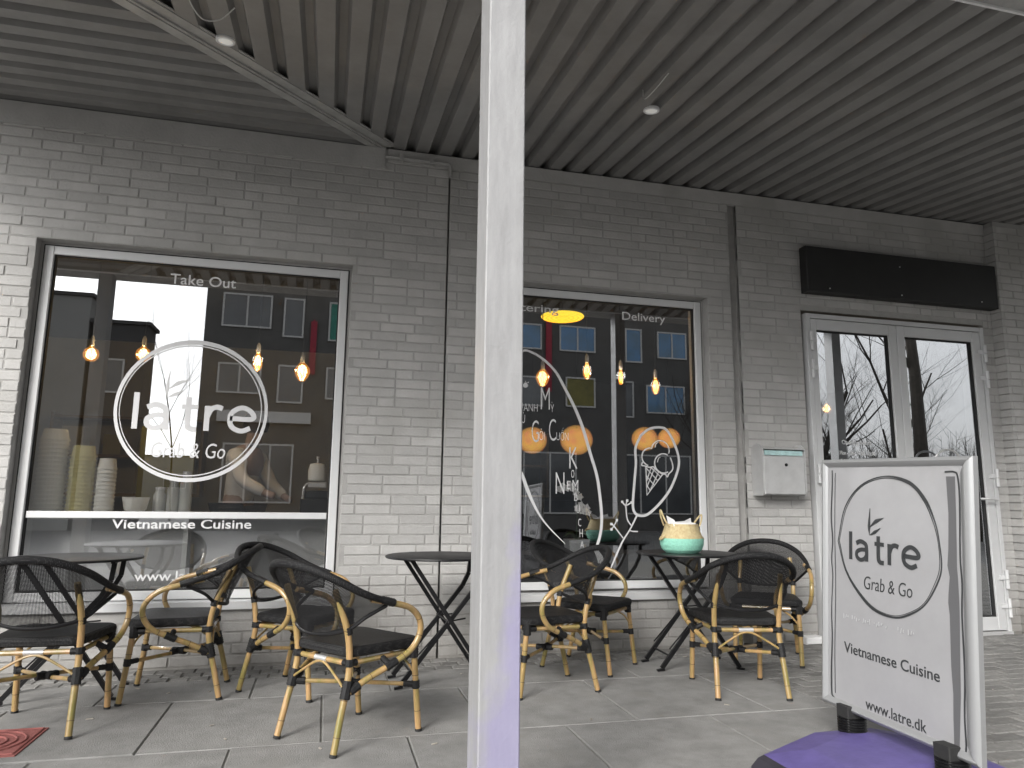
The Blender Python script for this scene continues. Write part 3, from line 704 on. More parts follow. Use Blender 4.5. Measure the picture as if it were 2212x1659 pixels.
# ================================================================ SANDWICH SIGN
a_ = Vector((.04478363, -.03099172, .99851587))
axv = Vector((.03087037, -.99899841, -.03239124)); upv_ = a_; nv = Vector((-.99851963, -.03227515, .04378205))
O = Vector((2.182, -2.097, .1795)); SW, SH = .7847, 1.06
sg = tag(empty('pavement_sign', (2.2, -2.49, 0)), 'white poster in a silver frame on a purple base, standing on the pavement', 'pavement sign')
def P(x, z, d): return O+axv*x+upv_*z+nv*d-sg.location     # x along the sign, z up, d towards the viewer
def rail(b, x0, z0, x1, z1, inward, wd=.052):
    """rounded snap-frame rail, mitred"""
    prof = [(0, -.016), (0, .006), (.12*wd, .013), (.4*wd, .017), (.7*wd, .012), (.85*wd, .006), (wd, .003), (wd, -.016)]
    ax_ = Vector((x1-x0, z1-z0)); L = ax_.length; ax_.normalize(); iw = Vector(inward)
    v = []
    for w_, d in prof:
        for s_ in (0, 1):
            base = Vector((x0, z0)) if s_ == 0 else Vector((x1, z1))
            q = base+iw*w_+ax_*(w_ if s_ == 0 else -w_); v.append(P(q.x, q.y, d))
    n = len(prof); f = [(2*i, 2*i+1, (2*i+3) % (2*n), (2*i+2) % (2*n)) for i in range(n)]
    b.add(v, f)
fr_ = [('frame_rail', 0, 0, SW, 0, (0, 1)), ('frame_rail', 0, SH, SW, SH, (0, -1)), ('frame_rail', 0, 0, 0, SH, (1, 0)), ('frame_rail', SW, 0, SW, SH, (-1, 0))]
for nme, xa, za, xb, zb, inw in fr_: one(nme, m_frame, sg, lambda b: rail(b, xa, za, xb, zb, inw, .058 if xa == SW else .034), True)
pbrd = one('poster', m_poster, sg, lambda b: b.add([P(.028, .028, .001), P(SW-.05, .028, .001), P(SW-.05, SH-.028, .001), P(.028, SH-.028, .001), P(.028, .028, -.02), P(SW-.05, .028, -.02), P(SW-.05, SH-.028, -.02), P(.028, SH-.028, -.02)], [(0, 1, 2, 3), (7, 6, 5, 4)]))
ps = lambda x, z, d: P(x, z, .0022+d)
def print_circle(b):
    pts = [(.096, .70), (.140, .85), (.236, .947), (.370, .986), (.493, .962), (.568, .898), (.611, .818), (.629, .745), (.637, .651), (.614, .584), (.558, .502), (.482, .452), (.402, .428), (.298, .443), (.209, .502), (.139, .584), (.096, .70)]
    b.ribbon(pts, [.004, .005, .006, .004, .014, .012, .004, .004, .005, .006, .005, .008, .007, .012, .009, .005, .004], ps)
    cx, cz = .366, .705
    b.ribbon([(cx+(x-cx)*.972+.002*math.sin(i*2), cz+(z-cz)*.975) for i, (x, z) in enumerate(pts)], [.002, .003, .002, .002, .003], ps)
    la_tre(b, .164, .630, .083, ps, .0178)
    la_leaves(b, .283, .742, .105, ps)
one('print', m_ink, sg, print_circle)
text('print', 'Grab & Go', (.249, .500, .517, .570), ps, m_ink, sg, bold=-.008, shear=.1)
text('print', 'Vietnamese Cuisine', (.131, .618, .237, .280), ps, m_ink, sg, bold=.004)
text('print', 'www.latre.dk', (.253, .554, .040, .082), ps, m_ink, sg, bold=0)
one('print', mat('bleached print', (.40, .40, .41), .5), sg, lambda b: [b.ribbon([(x, .376+.004*(i % 3)), (x+.004*(i % 2), .397-.003*(i % 4))], .004, ps, smooth=False) for i, x in enumerate([.13+.0125*k for k in range(20)]+[.43+.0125*k for k in range(7)]) if i % 5 != 3])['kind'] = 'stuff'
def strips(b):
    xs = [(.986, .665, .704), (.85, .672, .705), (.72, .668, .704), (.66, .662, .703), (.62, .671, .706), (.56, .664, .708), (.527, .662, .709), (.486, .667, .709), (.305, .668, .706), (.213, .674, .705), (.13, .672, .700), (.037, .673, .695)]
    v = [ps(a, z, .0) for z, a, c in xs]+[ps(c, z, .0) for z, a, c in xs]; n = len(xs)
    b.add(v, [(i, i+1, n+i+1, n+i) for i in range(n-1)])
one('print', m_ink2, sg, strips)
one('print', m_ink, sg, lambda b: b.ribbon([(.661, 1.003), (.700, 1.003), (.716, .985), (.722, .90), (.718, .70), (.723, .60), (.719, .488), (.724, .30), (.719, .15), (.722, .05), (.712, .022), (.690, .016), (.674, .016)], .006, ps))
one('print', m_ink, sg, lambda b: b.ribbon([(.059, 1.012), (.060, .95), (.053, .802), (.062, .70), (.055, .62), (.062, .54), (.054, .40), (.058, .282), (.053, .15), (.054, .055), (.062, .036), (.080, .028)], [.006, .007, .004, .008, .006], ps))
one('print', m_ink, sg, lambda b: b.ribbon([(.079, 1.0), (.075, .75), (.080, .5), (.074, .25), (.076, .053)], .003, ps))
for y in (.24, -.27):
    one('bracket', m_rubber, sg, lambda b: b.box(-.045, .045, y-.035, y+.035, .09, .20, inset=.004))
    one('spring', m_black, sg, lambda b: b.lathe([(.052+.006*(k % 2), .098+.005*k) for k in range(12)], (0, y, 0), 16), True)
def basef(b):
    out = [(-.56, -.26), (-.44, -.32), (.24, -.32), (.30, -.26), (.30, .12), (.14, .31), (-.16, .31), (-.56, .10)]
    lv = [(1.0, 0), (1.02, .02), (1.02, .045), (.97, .075), (.93, .085)]
    n = len(out); v = []
    for k, (s_, z) in enumerate(lv): v += [(x*s_, y*s_, z) for x, y in out]
    v += [(x*.60, y*.55, .105) for x, y in out]
    f = []
    for k in range(len(lv)):
        for i in range(n): f.append((k*n+i, k*n+(i+1) % n, (k+1)*n+(i+1) % n, (k+1)*n+i))
    f.append(tuple(len(lv)*n+i for i in range(n)))
    mi = [1]*(4*n)+[0]*(1*n)+[0]
    for q, m__ in zip(f, mi): b.f.append(q); b.mi.append(m__)
    b.v += v
one('base', [m_purple, m_darkplastic], sg, basef)

# ================================================================ CHAIRS
def make_chair():
    t = empty('bistro_chair')
    def wrap(b, a, c, r, n=5):
        a = Vector(a); c = Vector(c); pts, rr = [], []
        for i in range(2*n+1): pts.append(a.lerp(c, i/(2*n))); rr.append(r*(1.0 if i % 2 else .90))
        b.tube(pts, rr, 8)
    def nodes(b, P, r, ks):
        for k in ks:
            i = int(k*(len(P)-1)); i = max(1, min(len(P)-2, i)); d = (P[i+1]-P[i-1]).normalized()
            b.tube([P[i]-d*.0014, P[i]+d*.0014], r*1.07, 10, mi=1)
    for s in (1, -1):
        P_ = catmull([(-.238, .192*s, .004), (-.205, .186*s, .14), (-.172, .180*s, .27), (-.163, .178*s, .36), (-.185, .180*s, .49), (-.248, .168*s, .655)], 6)
        def f(b): b.tube(P_, .0145, 10); nodes(b, P_, .0145, (.13, .31, .58, .8))
        l = one('leg', [m_cane, m_caneline], t, f, True)
        one('foot_cap', m_rubber, l, lambda b: b.tube([(-.239, .192*s, 0), (-.236, .1915*s, .012)], .0165, 10), True)
    for s in (1, -1):
        P_ = catmull([(.234, .204*s, .004), (.213, .203*s, .18), (.192, .200*s, .385)], 6)
        def f(b): b.tube(P_, .0145, 10); nodes(b, P_, .0145, (.25, .7))
        l = one('leg', [m_cane, m_caneline], t, f, True)
        one('foot_cap', m_rubber, l, lambda b: b.tube([(.235, .204*s, 0), (.2335, .204*s, .012)], .0165, 10), True)
    for s in (1, -1):
        P_ = catmull([(-.13, .262*s, .617), (-.02, .285*s, .592), (.075, .292*s, .562), (.135, .290*s, .505), (.140, .285*s, .440), (.095, .272*s, .375), (.0, .245*s, .325), (-.09, .212*s, .282), (-.172, .186*s, .235)], 6)
        def f(b): b.tube(P_, .0140, 10); nodes(b, P_, .0140, (.12, .36, .52, .68, .86))
        one('arm', [m_cane, m_caneline], t, f, True)
    top = catmull([(-.045, .284, .598), (-.18, .268, .645), (-.285, .215, .705), (-.358, .115, .752), (-.380, 0, .765), (-.358, -.115, .752), (-.285, -.215, .705), (-.18, -.268, .645), (-.045, -.284, .598)], 6)
    bot = catmull([(-.050, .272, .585), (-.135, .236, .540), (-.178, .184, .492), (-.215, .095, .468), (-.228, 0, .460), (-.215, -.095, .468), (-.178, -.184, .492), (-.135, -.236, .540), (-.050, -.272, .585)], 6)
    one('top_rim', m_weave, t, lambda b: b.tube(top, [.013+.006*math.sin(math.pi*i/(len(top)-1)) for i in range(len(top))], 10), True)
    one('lower_rim', m_black, t, lambda b: b.tube(bot, .0085, 8), True)
    b = MB(); n = len(top); rows_ = 6; uv = []
    su = 0
    for i in range(n):
        if i: su += (top[i]-top[i-1]).length
        for k in range(rows_+1):
            u = k/rows_; p = bot[i].lerp(top[i], u)+Vector((.012*math.sin(math.pi*u), 0, -.004*math.sin(math.pi*u)))
            b.v.append(tuple(p)); uv.append((su, u*(top[i]-bot[i]).length))
    for i in range(n-1):
        for k in range(rows_): a = i*(rows_+1)+k; b.f.append((a, a+1, a+rows_+2, a+rows_+1)); b.mi.append(0)
    b.build('backrest', m_mesh, t, True, uv)
    # seat: dished cushion-thick woven slab with rounded corners
    def seatf(b):
        out = []
        for cx, cy, r_, a0 in ((.170, .170, .055, 0), (-.115, .135, .06, 90), (-.115, -.135, .06, 180), (.170, -.170, .055, 270)):
            for a in range(0, 91, 15): out.append((cx+r_*math.cos(R(a0+a)), cy+r_*math.sin(R(a0+a))))
        n = len(out); lv = [(.93, .372), (1, .380), (1.012, .394), (1, .408), (.95, .416)]
        for s_, z in lv: b.v += [(x*s_, y*s_, z) for x, y in out]
        b.v += [(x*.6, y*.6, .411) for x, y in out]; b.v.append((.02, 0, .406)); b.v.append((0.02, 0, .374))
        for k in range(len(lv)):
            for i in range(n): b.f.append((k*n+i, k*n+(i+1) % n, (k+1)*n+(i+1) % n, (k+1)*n+i)); b.mi.append(0 if k < 4 else 1)
        for i in range(n): b.f.append((5*n+i, 5*n+(i+1) % n, 6*n)); b.mi.append(1); b.f.append(((i+1) % n, i, 6*n+1)); b.mi.append(0)
    one('seat', [m_weave, m_wrap], t, seatf, True)
    def rails_(b):
        b.tube([(-.164, .178, .350), (-.164, -.178, .350)], .0115, 8)
        for s in (1, -1): b.tube([(-.164, .178*s, .350), (.194, .200*s, .356)], .0115, 8)
        b.tube([(.194, .200, .356), (.194, -.200, .356)], .0115, 8)
    one('seat_rail', m_cane, t, rails_, True)
    for s in (1, -1):
        one('stretcher', m_cane, t, lambda b: b.tube([(-.178, .184*s, .232), (.0, .0, .218+.006*s), (.210, -.203*s, .205)], .0095, 8), True)
    one('brace', m_cane, t, lambda b: b.tube(catmull([(-.185, .178, .250), (-.178, .11, .292), (-.172, .03, .334), (-.172, -.03, .334), (-.178, -.11, .292), (-.185, -.178, .250)]), .0058, 8), True)
    for s in (1, -1):
        one('brace', m_cane, t, lambda b: b.tube(catmull([(.205, .202*s, .25), (.185, .15*s, .31), (.15, .09*s, .345)]), .0058, 8), True)
    one('label_plate', m_label, t, lambda b: b.tube([(-.1645, .045, .3502), (-.1645, -.035, .3502)], .0125, 10), True)
    def wr(pts): 
        def f(b):
            for a, c, r_, n_ in pts: wrap(b, a, c, r_, n_)
        return f
    for s in (1, -1):
        one('binding', m_wrap, t, wr([((-.186, .184*s, .212), (-.168, .180*s, .282), .0225, 6), ((-.165, .190*s, .240), (-.125, .200*s, .262), .0205, 4), ((-.172, .178*s, .232), (-.138, .145*s, .229), .0165, 3)]), True)
        one('binding', m_wrap, t, wr([((-.164, .179*s, .338), (-.163, .178*s, .368), .0195, 3), ((-.160, .178*s, .350), (-.128, .180*s, .351), .0155, 3), ((-.164, .172*s, .350), (-.164, .142*s, .350), .0155, 3)]), True)
        one('binding', m_wrap, t, wr([((-.176, .181*s, .470), (-.184, .181*s, .502), .0185, 3)]), True)
        one('binding', m_wrap, t, wr([((-.015, .243*s, .318), (.035, .256*s, .343), .0185, 4), ((.005, .235*s, .332), (.005, .196*s, .352), .0145, 3)]), True)
        one('binding', m_wrap, t, wr([((.192, .200*s, .325), (.192, .200*s, .396), .0235, 5), ((.192, .192*s, .356), (.190, .150*s, .356), .0165, 3), ((.185, .199*s, .356), (.140, .197*s, .355), .0165, 3)]), True)
        one('binding', m_wrap, t, wr([((.211, .203*s, .188), (.208, .2028*s, .224), .0190, 3), ((.205, .197*s, .206), (.170, .162*s, .208), .0140, 3)]), True)
        one('binding', m_wrap, t, wr([((-.085, .276*s, .612), (-.020, .286*s, .594), .0185, 5)]), True)
    one('binding', m_wrap, t, wr([((-.035, .033, .220), (.035, -.033, .216), .019, 4), ((-.035, -.033, .220), (.035, .033, .216), .0175, 4)]), True)
    return t
chair0 = make_chair()
CH = [(.153, -1.520, R(38), 'cane armchair in the foreground, seen from behind, just left of the grey post'),
      (-.098, -.645, R(-36), 'cane armchair behind the foreground chair, in front of the left window edge'),
      (-.725, -.615, R(181), 'cane armchair in side view with its back towards the middle of the left window'),
      (-1.205, -1.095, R(88), 'cane armchair at the far left edge, seen from behind beside the red cover'),
      (1.255, -.905, R(187), 'cane armchair right behind the grey post, its back in front of the drawn leaf'),
      (1.690, -.450, R(-45), 'cane armchair close to the right window, second from the grey post'),
      (2.320, -1.180, R(77), 'cane armchair seen from behind in front of the table with the basket'),
      (2.985, -.470, R(236), 'cane armchair backed against the brick wall below the mailbox')]
for i, (x, y, a, lab) in enumerate(CH):
    o = chair0 if i == 0 else copy_tree(chair0)
    o.location = (x, y, 0); o.rotation_euler = (0, 0, a); tag(o, lab, 'chair', 'cane armchairs on the pavement in front of the shop')

# ================================================================ TABLES
def make_table():
    t = empty('bistro_table')
    one('table_top', m_black, t, lambda b: b.lathe([(.315, .700), (.329, .700), (.332, .706), (.330, .712), (.322, .7145), (.0, .713)][:5]+[(.001, .714)], seg=48, cap=True), True)
    Y1, Y2 = .165, .135
    for s in (1, -1):
        one('leg', m_black, t, lambda b: (b.bar((-.205, Y1*s, .700), (.262, Y1*s, .018), .022, .026, (0, 1, 0)), b.bar((.245, Y1*s, .012), (.292, Y1*s, .006), .022, .012)))
        P_ = [(.215, Y2*s, .700), (.205, Y2*s, .60), (.165, Y2*s, .52), (-.245, Y2*s, .018)]
        one('leg', m_black, t, lambda b: ([b.bar(P_[i], P_[i+1], .024, .020, (0, 1, 0)) for i in range(3)], b.bar((-.228, Y2*s, .012), (-.275, Y2*s, .006), .022, .012)))
    for x in (-.205, .215): one('cross_bar', m_black, t, lambda b: b.bar((x, -.19, .694), (x, .19, .694), .022, .012))
    for x, y, z in ((.205, Y1, .11), (-.19, Y2, .09), (.02, .18, .35)): one('cross_bar', m_black, t, lambda b: b.tube([(x, -y, z), (x, y, z)], .006, 8), True)
    for s in (1, -1):
        one('stay', m_black, t, lambda b: b.tube([(.13, .10*s, .36), (.02, .13*s, .35), (-.19, .13*s, .13)], .005, 6), True)
    return t
tab0 = make_table()
TB = [(.690, -.640, R(3), 'black round folding table standing left of the grey post by the brick wall', .0),
      (-1.290, -.560, R(4), 'black round folding table at the far left between two chairs', .0),
      (2.340, -.565, R(-4), 'black round folding table carrying the straw and mint basket', .0)]
for i, (x, y, a, lab, dz) in enumerate(TB):
    o = tab0 if i == 0 else copy_tree(tab0)
    o.location = (x, y, dz); o.rotation_euler = (0, 0, a); tag(o, lab, 'table', 'black round folding tables outside the shop')

# ================================================================ BASKET
bk = tag(empty('basket', (2.290, -.60, .7145)), 'straw belly basket with mint lower half and white napkins on the right table', 'basket')
def woven(prof, c2):
    def f(b):
        seg = 48; rs = random.Random(5)
        rings_ = []
        for i in range(len(prof)-1):
            n = max(2, int(abs(prof[i+1][1]-prof[i][1])/.006)+1)
            for k in range(n): u = k/n; rings_.append((prof[i][0]+(prof[i+1][0]-prof[i][0])*u, prof[i][1]+(prof[i+1][1]-prof[i][1])*u))
        rings_.append(prof[-1])
        for j, (r_, z) in enumerate(rings_):
            for k in range(seg):
                a = 2*math.pi*k/seg; bump_ = .0022*(1 if (k//1+j) % 2 else -1)
                rr = (r_+bump_)*(1+.02*math.sin(3*a+1))
                b.v.append((rr*math.cos(a), rr*.92*math.sin(a), z))
        for j in range(len(rings_)-1):
            for k in range(seg): b.f.append((j*seg+k, j*seg+(k+1) % seg, (j+1)*seg+(k+1) % seg, (j+1)*seg+k)); b.mi.append(0)
        if c2: b.f.append(tuple(reversed(range(seg)))); b.mi.append(0)
    return f
one('basket_bottom', m_mint, bk, woven([(.108, .0), (.136, .022), (.148, .055), (.150, .085), (.147, .100)], True), True)
one('basket_top', m_straw, bk, woven([(.147, .100), (.138, .118), (.124, .150), (.114, .185), (.112, .196), (.108, .196), (.112, .15)], False), True)
for s, tilt in ((-1, .05), (1, .02)):
    one('basket_handle', m_straw, bk, lambda b: b.tube(catmull([(s*.145, .03, .105), (s*.158, .0, .085), (s*.150, -.02, .110)] if 0 else [(s*.112, -.045, .180), (s*.135, -.03, .215), (s*.155, .0, .238+tilt), (s*.140, .03, .222+tilt*.5), (s*.112, .045, .185)]), .0062, 8), True)
    one('basket_handle', m_straw, bk, lambda b: b.tube(catmull([(s*.140, -.03, .108), (s*.165, -.0, .090), (s*.142, .03, .105)]), .006, 8), True)
bk.scale = (.95, .95, .95)
np_ = one('napkins', m_napkin, None, lambda b: [b.hexa([Vector(q) for q in pts]) for pts in (
    [(2.19, -.62, .86), (2.27, -.60, .86), (2.27, -.595, .865), (2.19, -.615, .865), (2.172, -.625, .955), (2.235, -.610, .925), (2.235, -.606, .925), (2.172, -.621, .955)],
    [(2.27, -.66, .86), (2.36, -.62, .86), (2.36, -.615, .86), (2.27, -.655, .86), (2.285, -.66, .922), (2.345, -.625, .940), (2.345, -.621, .940), (2.285, -.656, .922)],
    [(2.21, -.67, .85), (2.37, -.66, .85), (2.37, -.54, .85), (2.21, -.53, .85), (2.20, -.66, .912), (2.36, -.665, .905), (2.36, -.54, .918), (2.22, -.53, .908)])])
tag(np_, 'folded white napkins sticking out of the straw basket', 'napkins')

# ================================================================ INTERIOR
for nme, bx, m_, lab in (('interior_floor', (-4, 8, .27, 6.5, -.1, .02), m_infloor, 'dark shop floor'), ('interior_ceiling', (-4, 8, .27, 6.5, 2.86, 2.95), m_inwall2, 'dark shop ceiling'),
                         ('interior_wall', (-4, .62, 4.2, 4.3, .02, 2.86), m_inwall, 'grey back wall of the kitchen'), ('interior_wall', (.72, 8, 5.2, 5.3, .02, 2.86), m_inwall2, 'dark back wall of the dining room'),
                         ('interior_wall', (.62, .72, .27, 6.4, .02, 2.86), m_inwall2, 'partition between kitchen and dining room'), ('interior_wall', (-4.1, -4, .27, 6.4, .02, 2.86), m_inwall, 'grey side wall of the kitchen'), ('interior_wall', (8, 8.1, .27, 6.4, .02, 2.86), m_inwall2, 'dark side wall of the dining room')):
    tag(one(nme, m_, None, lambda b: b.box(*bx)), lab, kind='structure')
# counter inside the left window
ct = tag(empty('window_counter', (-.89, .2, 0)), 'white counter board running along the inside of the left window', 'counter')
one('board', m_counter, ct, lambda b: b.box(-.955, .95, -.05, .42, .893, .938, inset=.004))
one('front_panel', m_inwall, ct, lambda b: b.box(-.95, .9, .10, .12, .02, .893))
one('support', m_counter, ct, lambda b: [b.box(x, x+.03, -.02, .10, .02, .893) for x in (-.95, .0, .9)])
def tubs(x, y, r, z0, z1, m_, lab, n):
    def f(b):
        prof = []; h = (z1-z0-.06)/n
        for k in range(n): z = z0+k*h; prof += [(r*.93, z), (r*.95, z+h*.45), (r*1.03, z+h*.5), (r*1.03, z+h*.85), (r*.93, z+h*.9)]
        prof += [(r*.93, z1-.06), (r*.80, z1)]
        b.lathe(prof, (x, y, 0), 24)
    tag(one('tub_stack', m_, None, f, False), lab, 'tubs', 'stacks of takeaway tubs on the window counter')
tubs(-1.755, .36, .086, .94, 1.475, m_cup, 'tallest stack of white paper tubs on the window counter', 17)
tubs(-1.575, .36, .078, .94, 1.370, m_kraft, 'middle stack of yellowish paper tubs on the window counter', 14)
tubs(-1.425, .36, .060, .94, 1.290, m_cup, 'shortest and slimmest stack of white tubs on the window counter', 11)
tag(one('bowl', m_cup, None, lambda b: b.lathe([(.055, .94), (.070, .96), (.084, 1.035), (.080, 1.036), (.066, .962), (.0, .950)][:5], (-1.232, .36, 0), 28), True), 'open pale bowl beside the slimmest stack of tubs', 'bowl')
for x, h, lab in ((-1.10, .15, 'short glass jar to the right of the pale bowl'), (-1.015, .20, 'middle glass jar on the window counter'), (-.935, .26, 'tall pale jar nearest the person on the window counter')):
    j = one('jar', mat('milky jar', (.42, .43, .40), .35, var=.2), None, lambda b: b.lathe([(.036, .94), (.040, .95), (.040, .94+h*.75), (.028, .94+h*.88), (.028, .94+h)], (x, .42, 0), 20), True)
    tag(j, lab, 'jar', 'jars on the window counter')
    one('lid', m_stain, j, lambda b: b.lathe([(.030, .94+h), (.031, .955+h), (.001, .958+h)], (x, .42, 0), 20), True)
gb = tag(one('olive_board', m_green, None, lambda b: b.box(-1.50, -1.08, 1.50, 1.54, .9, 1.62)), 'olive green board standing behind the window counter', 'board')
# coffee grinder at the right end of the counter
gd = tag(empty('coffee_grinder', (-.07, .40, .94)), 'coffee grinder with pale hopper and steel arm at the right end of the window counter', 'coffee grinder')
one('body', m_black, gd, lambda b: (b.box(-.10, .10, -.07, .09, 0, .10, inset=.01), b.box(-.075, .085, -.04, .09, .10, .155, inset=.008)))
one('arm', m_stain, gd, lambda b: (b.tube(catmull([(-.085, -.05, .10), (-.080, -.06, .17), (-.06, -.05, .20), (-.04, -.05, .18)]), .009, 8), b.box(-.055, .075, -.06, .04, .175, .215, inset=.006)), True)
one('hopper', m_cup, gd, lambda b: b.lathe([(.052, .225), (.062, .235), (.064, .30), (.052, .345), (.020, .352)], (.005, 0, 0), 24), True)
one('knob', m_stain, gd, lambda b: b.lathe([(.009, .352), (.006, .385), (.014, .392), (.012, .400)], (.005, 0, 0), 12), True)
# shelf with boxes under the counter and along the kitchen back wall
def shelf(x0, x1, y, z, lab, seed):
    t = tag(empty('shelf', ((x0+x1)/2, y, z)), lab, 'shelf'); hw = (x1-x0)/2
    one('board', m_wood, t, lambda b: (b.box(-hw, hw, -.15, .15, 0, .03), b.box(-hw, hw, -.15, .15, .42, .45), b.box(-hw, hw, -.15, .15, .84, .87)))
    one('upright', m_wood, t, lambda b: (b.box(-hw-.03, -hw, -.15, .15, -.0, .9), b.box(hw, hw+.03, -.15, .15, -.0, .9)))
    for k, (m_, wd, h, nm) in enumerate(((m_cup, .22, .30, 'white'), (m_kraft, .18, .22, 'yellowish'), (m_wood, .26, .26, 'brown'))):
        x = -hw+.08+k*.42
        bo = one('storage_box', m_, None, lambda b: b.box(t.location.x+x, t.location.x+x+wd, y-.12, y+.10, z+.452, z+.452+h, inset=.004))
        tag(bo, nm+' storage box on the '+lab.split(' at ')[0].split(' on ')[0], 'box')
    return t
shelf(-2.9, -1.4, 3.9, 1.05, 'wooden kitchen shelf at the back of the left room', 4)
shelf(1.2, 3.0, 4.9, 1.10, 'dark dining room shelf on the far wall', 9)
cn2 = tag(one('bar_counter', m_black, None, lambda b: (b.box(1.0, 3.8, 3.4, 3.9, .02, 1.05, inset=.01), b.box(.97, 3.83, 3.35, 3.95, 1.05, 1.09, inset=.005))), 'black bar counter deep inside the dining room', 'bar')
for x, w__ in ((1.5, 'leftmost'), (2.6, 'middle'), (3.3, 'rightmost')):
    tb_ = tag(empty('indoor_stool', (x, 2.2, 0)), w__+' dark stool at the black bar counter', 'stool', 'dark stools inside the dining room')
    one('seat', m_black, tb_, lambda b: b.lathe([(.16, .70), (.17, .72), (.15, .74), (.001, .74)], seg=20), True)
    for k in range(4): one('leg', m_black, tb_, lambda b: b.tube([(.10*math.cos(k*1.571+.8), .10*math.sin(k*1.571+.8), .70), (.17*math.cos(k*1.571+.8), .17*math.sin(k*1.571+.8), .02)], .012, 6), True)
# pendant bulbs
BULB = {'globe': [(.012, .0), (.020, -.015), (.045, -.035), (.055, -.065), (.050, -.095), (.030, -.118), (.001, -.124)],
        'pear': [(.012, .0), (.018, -.02), (.030, -.045), (.036, -.08), (.034, -.11), (.020, -.14), (.001, -.150)],
        'balloon': [(.013, .0), (.030, -.015), (.052, -.045), (.056, -.075), (.040, -.115), (.022, -.140), (.001, -.145)],
        'tube': [(.012, .0), (.016, -.02), (.019, -.05), (.019, -.12), (.012, -.138), (.001, -.14)]}
def bulb(x, y, z, kind, lab):
    t = tag(empty('pendant_bulb', (x, y, z+.07)), lab, 'pendant lamp', 'bare filament bulbs hanging in the shop')
    one('cord', m_black, t, lambda b: b.tube([(0, 0, .06), (0, 0, 2.86-z-.07)], .0035, 6))
    one('socket', m_stain, t, lambda b: b.lathe([(.013, -.004), (.016, .0), (.016, .05), (.012, .06), (.006, .075)], seg=12), True)
    one('glass_bulb', m_bulbglass, t, lambda b: b.lathe(BULB[kind], seg=20, cap=False), True)
    L = BULB[kind][-1][1]
    def fil(b):
        for k in range(5):
            a = k*1.257; b.tube([(.006*math.cos(a), .006*math.sin(a), L*.25), (.016*math.cos(a), .016*math.sin(a), L*.5), (.007*math.cos(a), .007*math.sin(a), L*.82)], .0022, 5)
    one('filament', m_fil, t, fil)
    ld = bpy.data.lights.new('bulb_light', 'POINT'); ld.energy = 4.2 if x < 0 else 1.6; ld.color = (1, .96, .90); ld.shadow_soft_size = .04
    lo = bpy.data.objects.new('bulb_light', ld); C.objects.link(lo); lo.parent = t; lo.location = (0, 0, -.06)
bulb(-1.757, .9, 2.09, 'globe', 'leftmost amber globe bulb hanging in the left window')
bulb(-1.400, .9, 2.11, 'globe', 'second amber globe bulb hanging beside the bright sky reflection in the left window')
bulb(-.552, .7, 2.07, 'pear', 'clear pear-shaped bulb hanging in the right half of the left window')
bulb(-.214, .5, 1.975, 'balloon', 'large orange bulb hanging at the right edge of the left window')
bulb(1.659, .5, 2.03, 'balloon', 'amber balloon bulb nearest the grey post in the right window')
bulb(2.115, .7, 2.15, 'pear', 'clear pear-shaped bulb under the yellow ring lamp')
bulb(2.425, .7, 2.11, 'tube', 'slim tube bulb in the middle of the right window')
bulb(2.751, .7, 2.05, 'pear', 'small pear-shaped bulb at the right side of the right window')
bulb(5.499, 2.0, 2.12, 'globe', 'amber globe bulb seen through the left door leaf')
rl = tag(empty('ring_lamp', (1.945, .85, 2.64)), 'flat yellow ring lamp hanging at the top of the right window', 'pendant lamp')
one('disc', m_disk, rl, lambda b: b.lathe([(.185, .0), (.19, .008), (.185, .016), (.02, .02), (.001, .02)], seg=40), True)
one('ridge', m_fil if 0 else emis('amber ring edge', (.9, .45, .02), .8), rl, lambda b: [b.tube([(r_*math.cos(a*math.pi/20), r_*math.sin(a*math.pi/20), -.003) for a in range(40)], .003, 6, closed=True) for r_ in (.06, .10, .14, .175)], True)
one('cord', m_black, rl, lambda b: b.tube([(0, 0, .02), (0, 0, .22)], .004, 6))
for x, z, s_, lab in ((2.29, 1.74, .15, 'leftmost added warm glow imitating a blurred reflection in the right window'), (2.83, 1.76, .17, 'second added warm glow imitating a reflection, behind the word column on the window'), (3.70, 1.80, .14, 'third added warm glow imitating a reflection, behind the ice cream drawing'), (4.02, 1.82, .12, 'rightmost small added glow imitating a reflection behind the ice cream drawing')):  # glowing balls and cords added in place of blurred warm reflections
    t = tag(empty('warm_glow', (x, 3.0, z)), lab, 'glow', 'added warm glows in place of blurred reflections')
    one('glow_ball', m_glow, t, lambda b: b.lathe([(s_*1.15*math.sin(R(a)), -s_*1.05*math.cos(R(a))) for a in range(2, 179, 11)], seg=28), True)
    one('cord', m_black, t, lambda b: b.tube([(0, 0, s_*.7), (0, 0, 2.86-z)], .004, 6))  # added cord of the glow ball, no real lamp hangs here
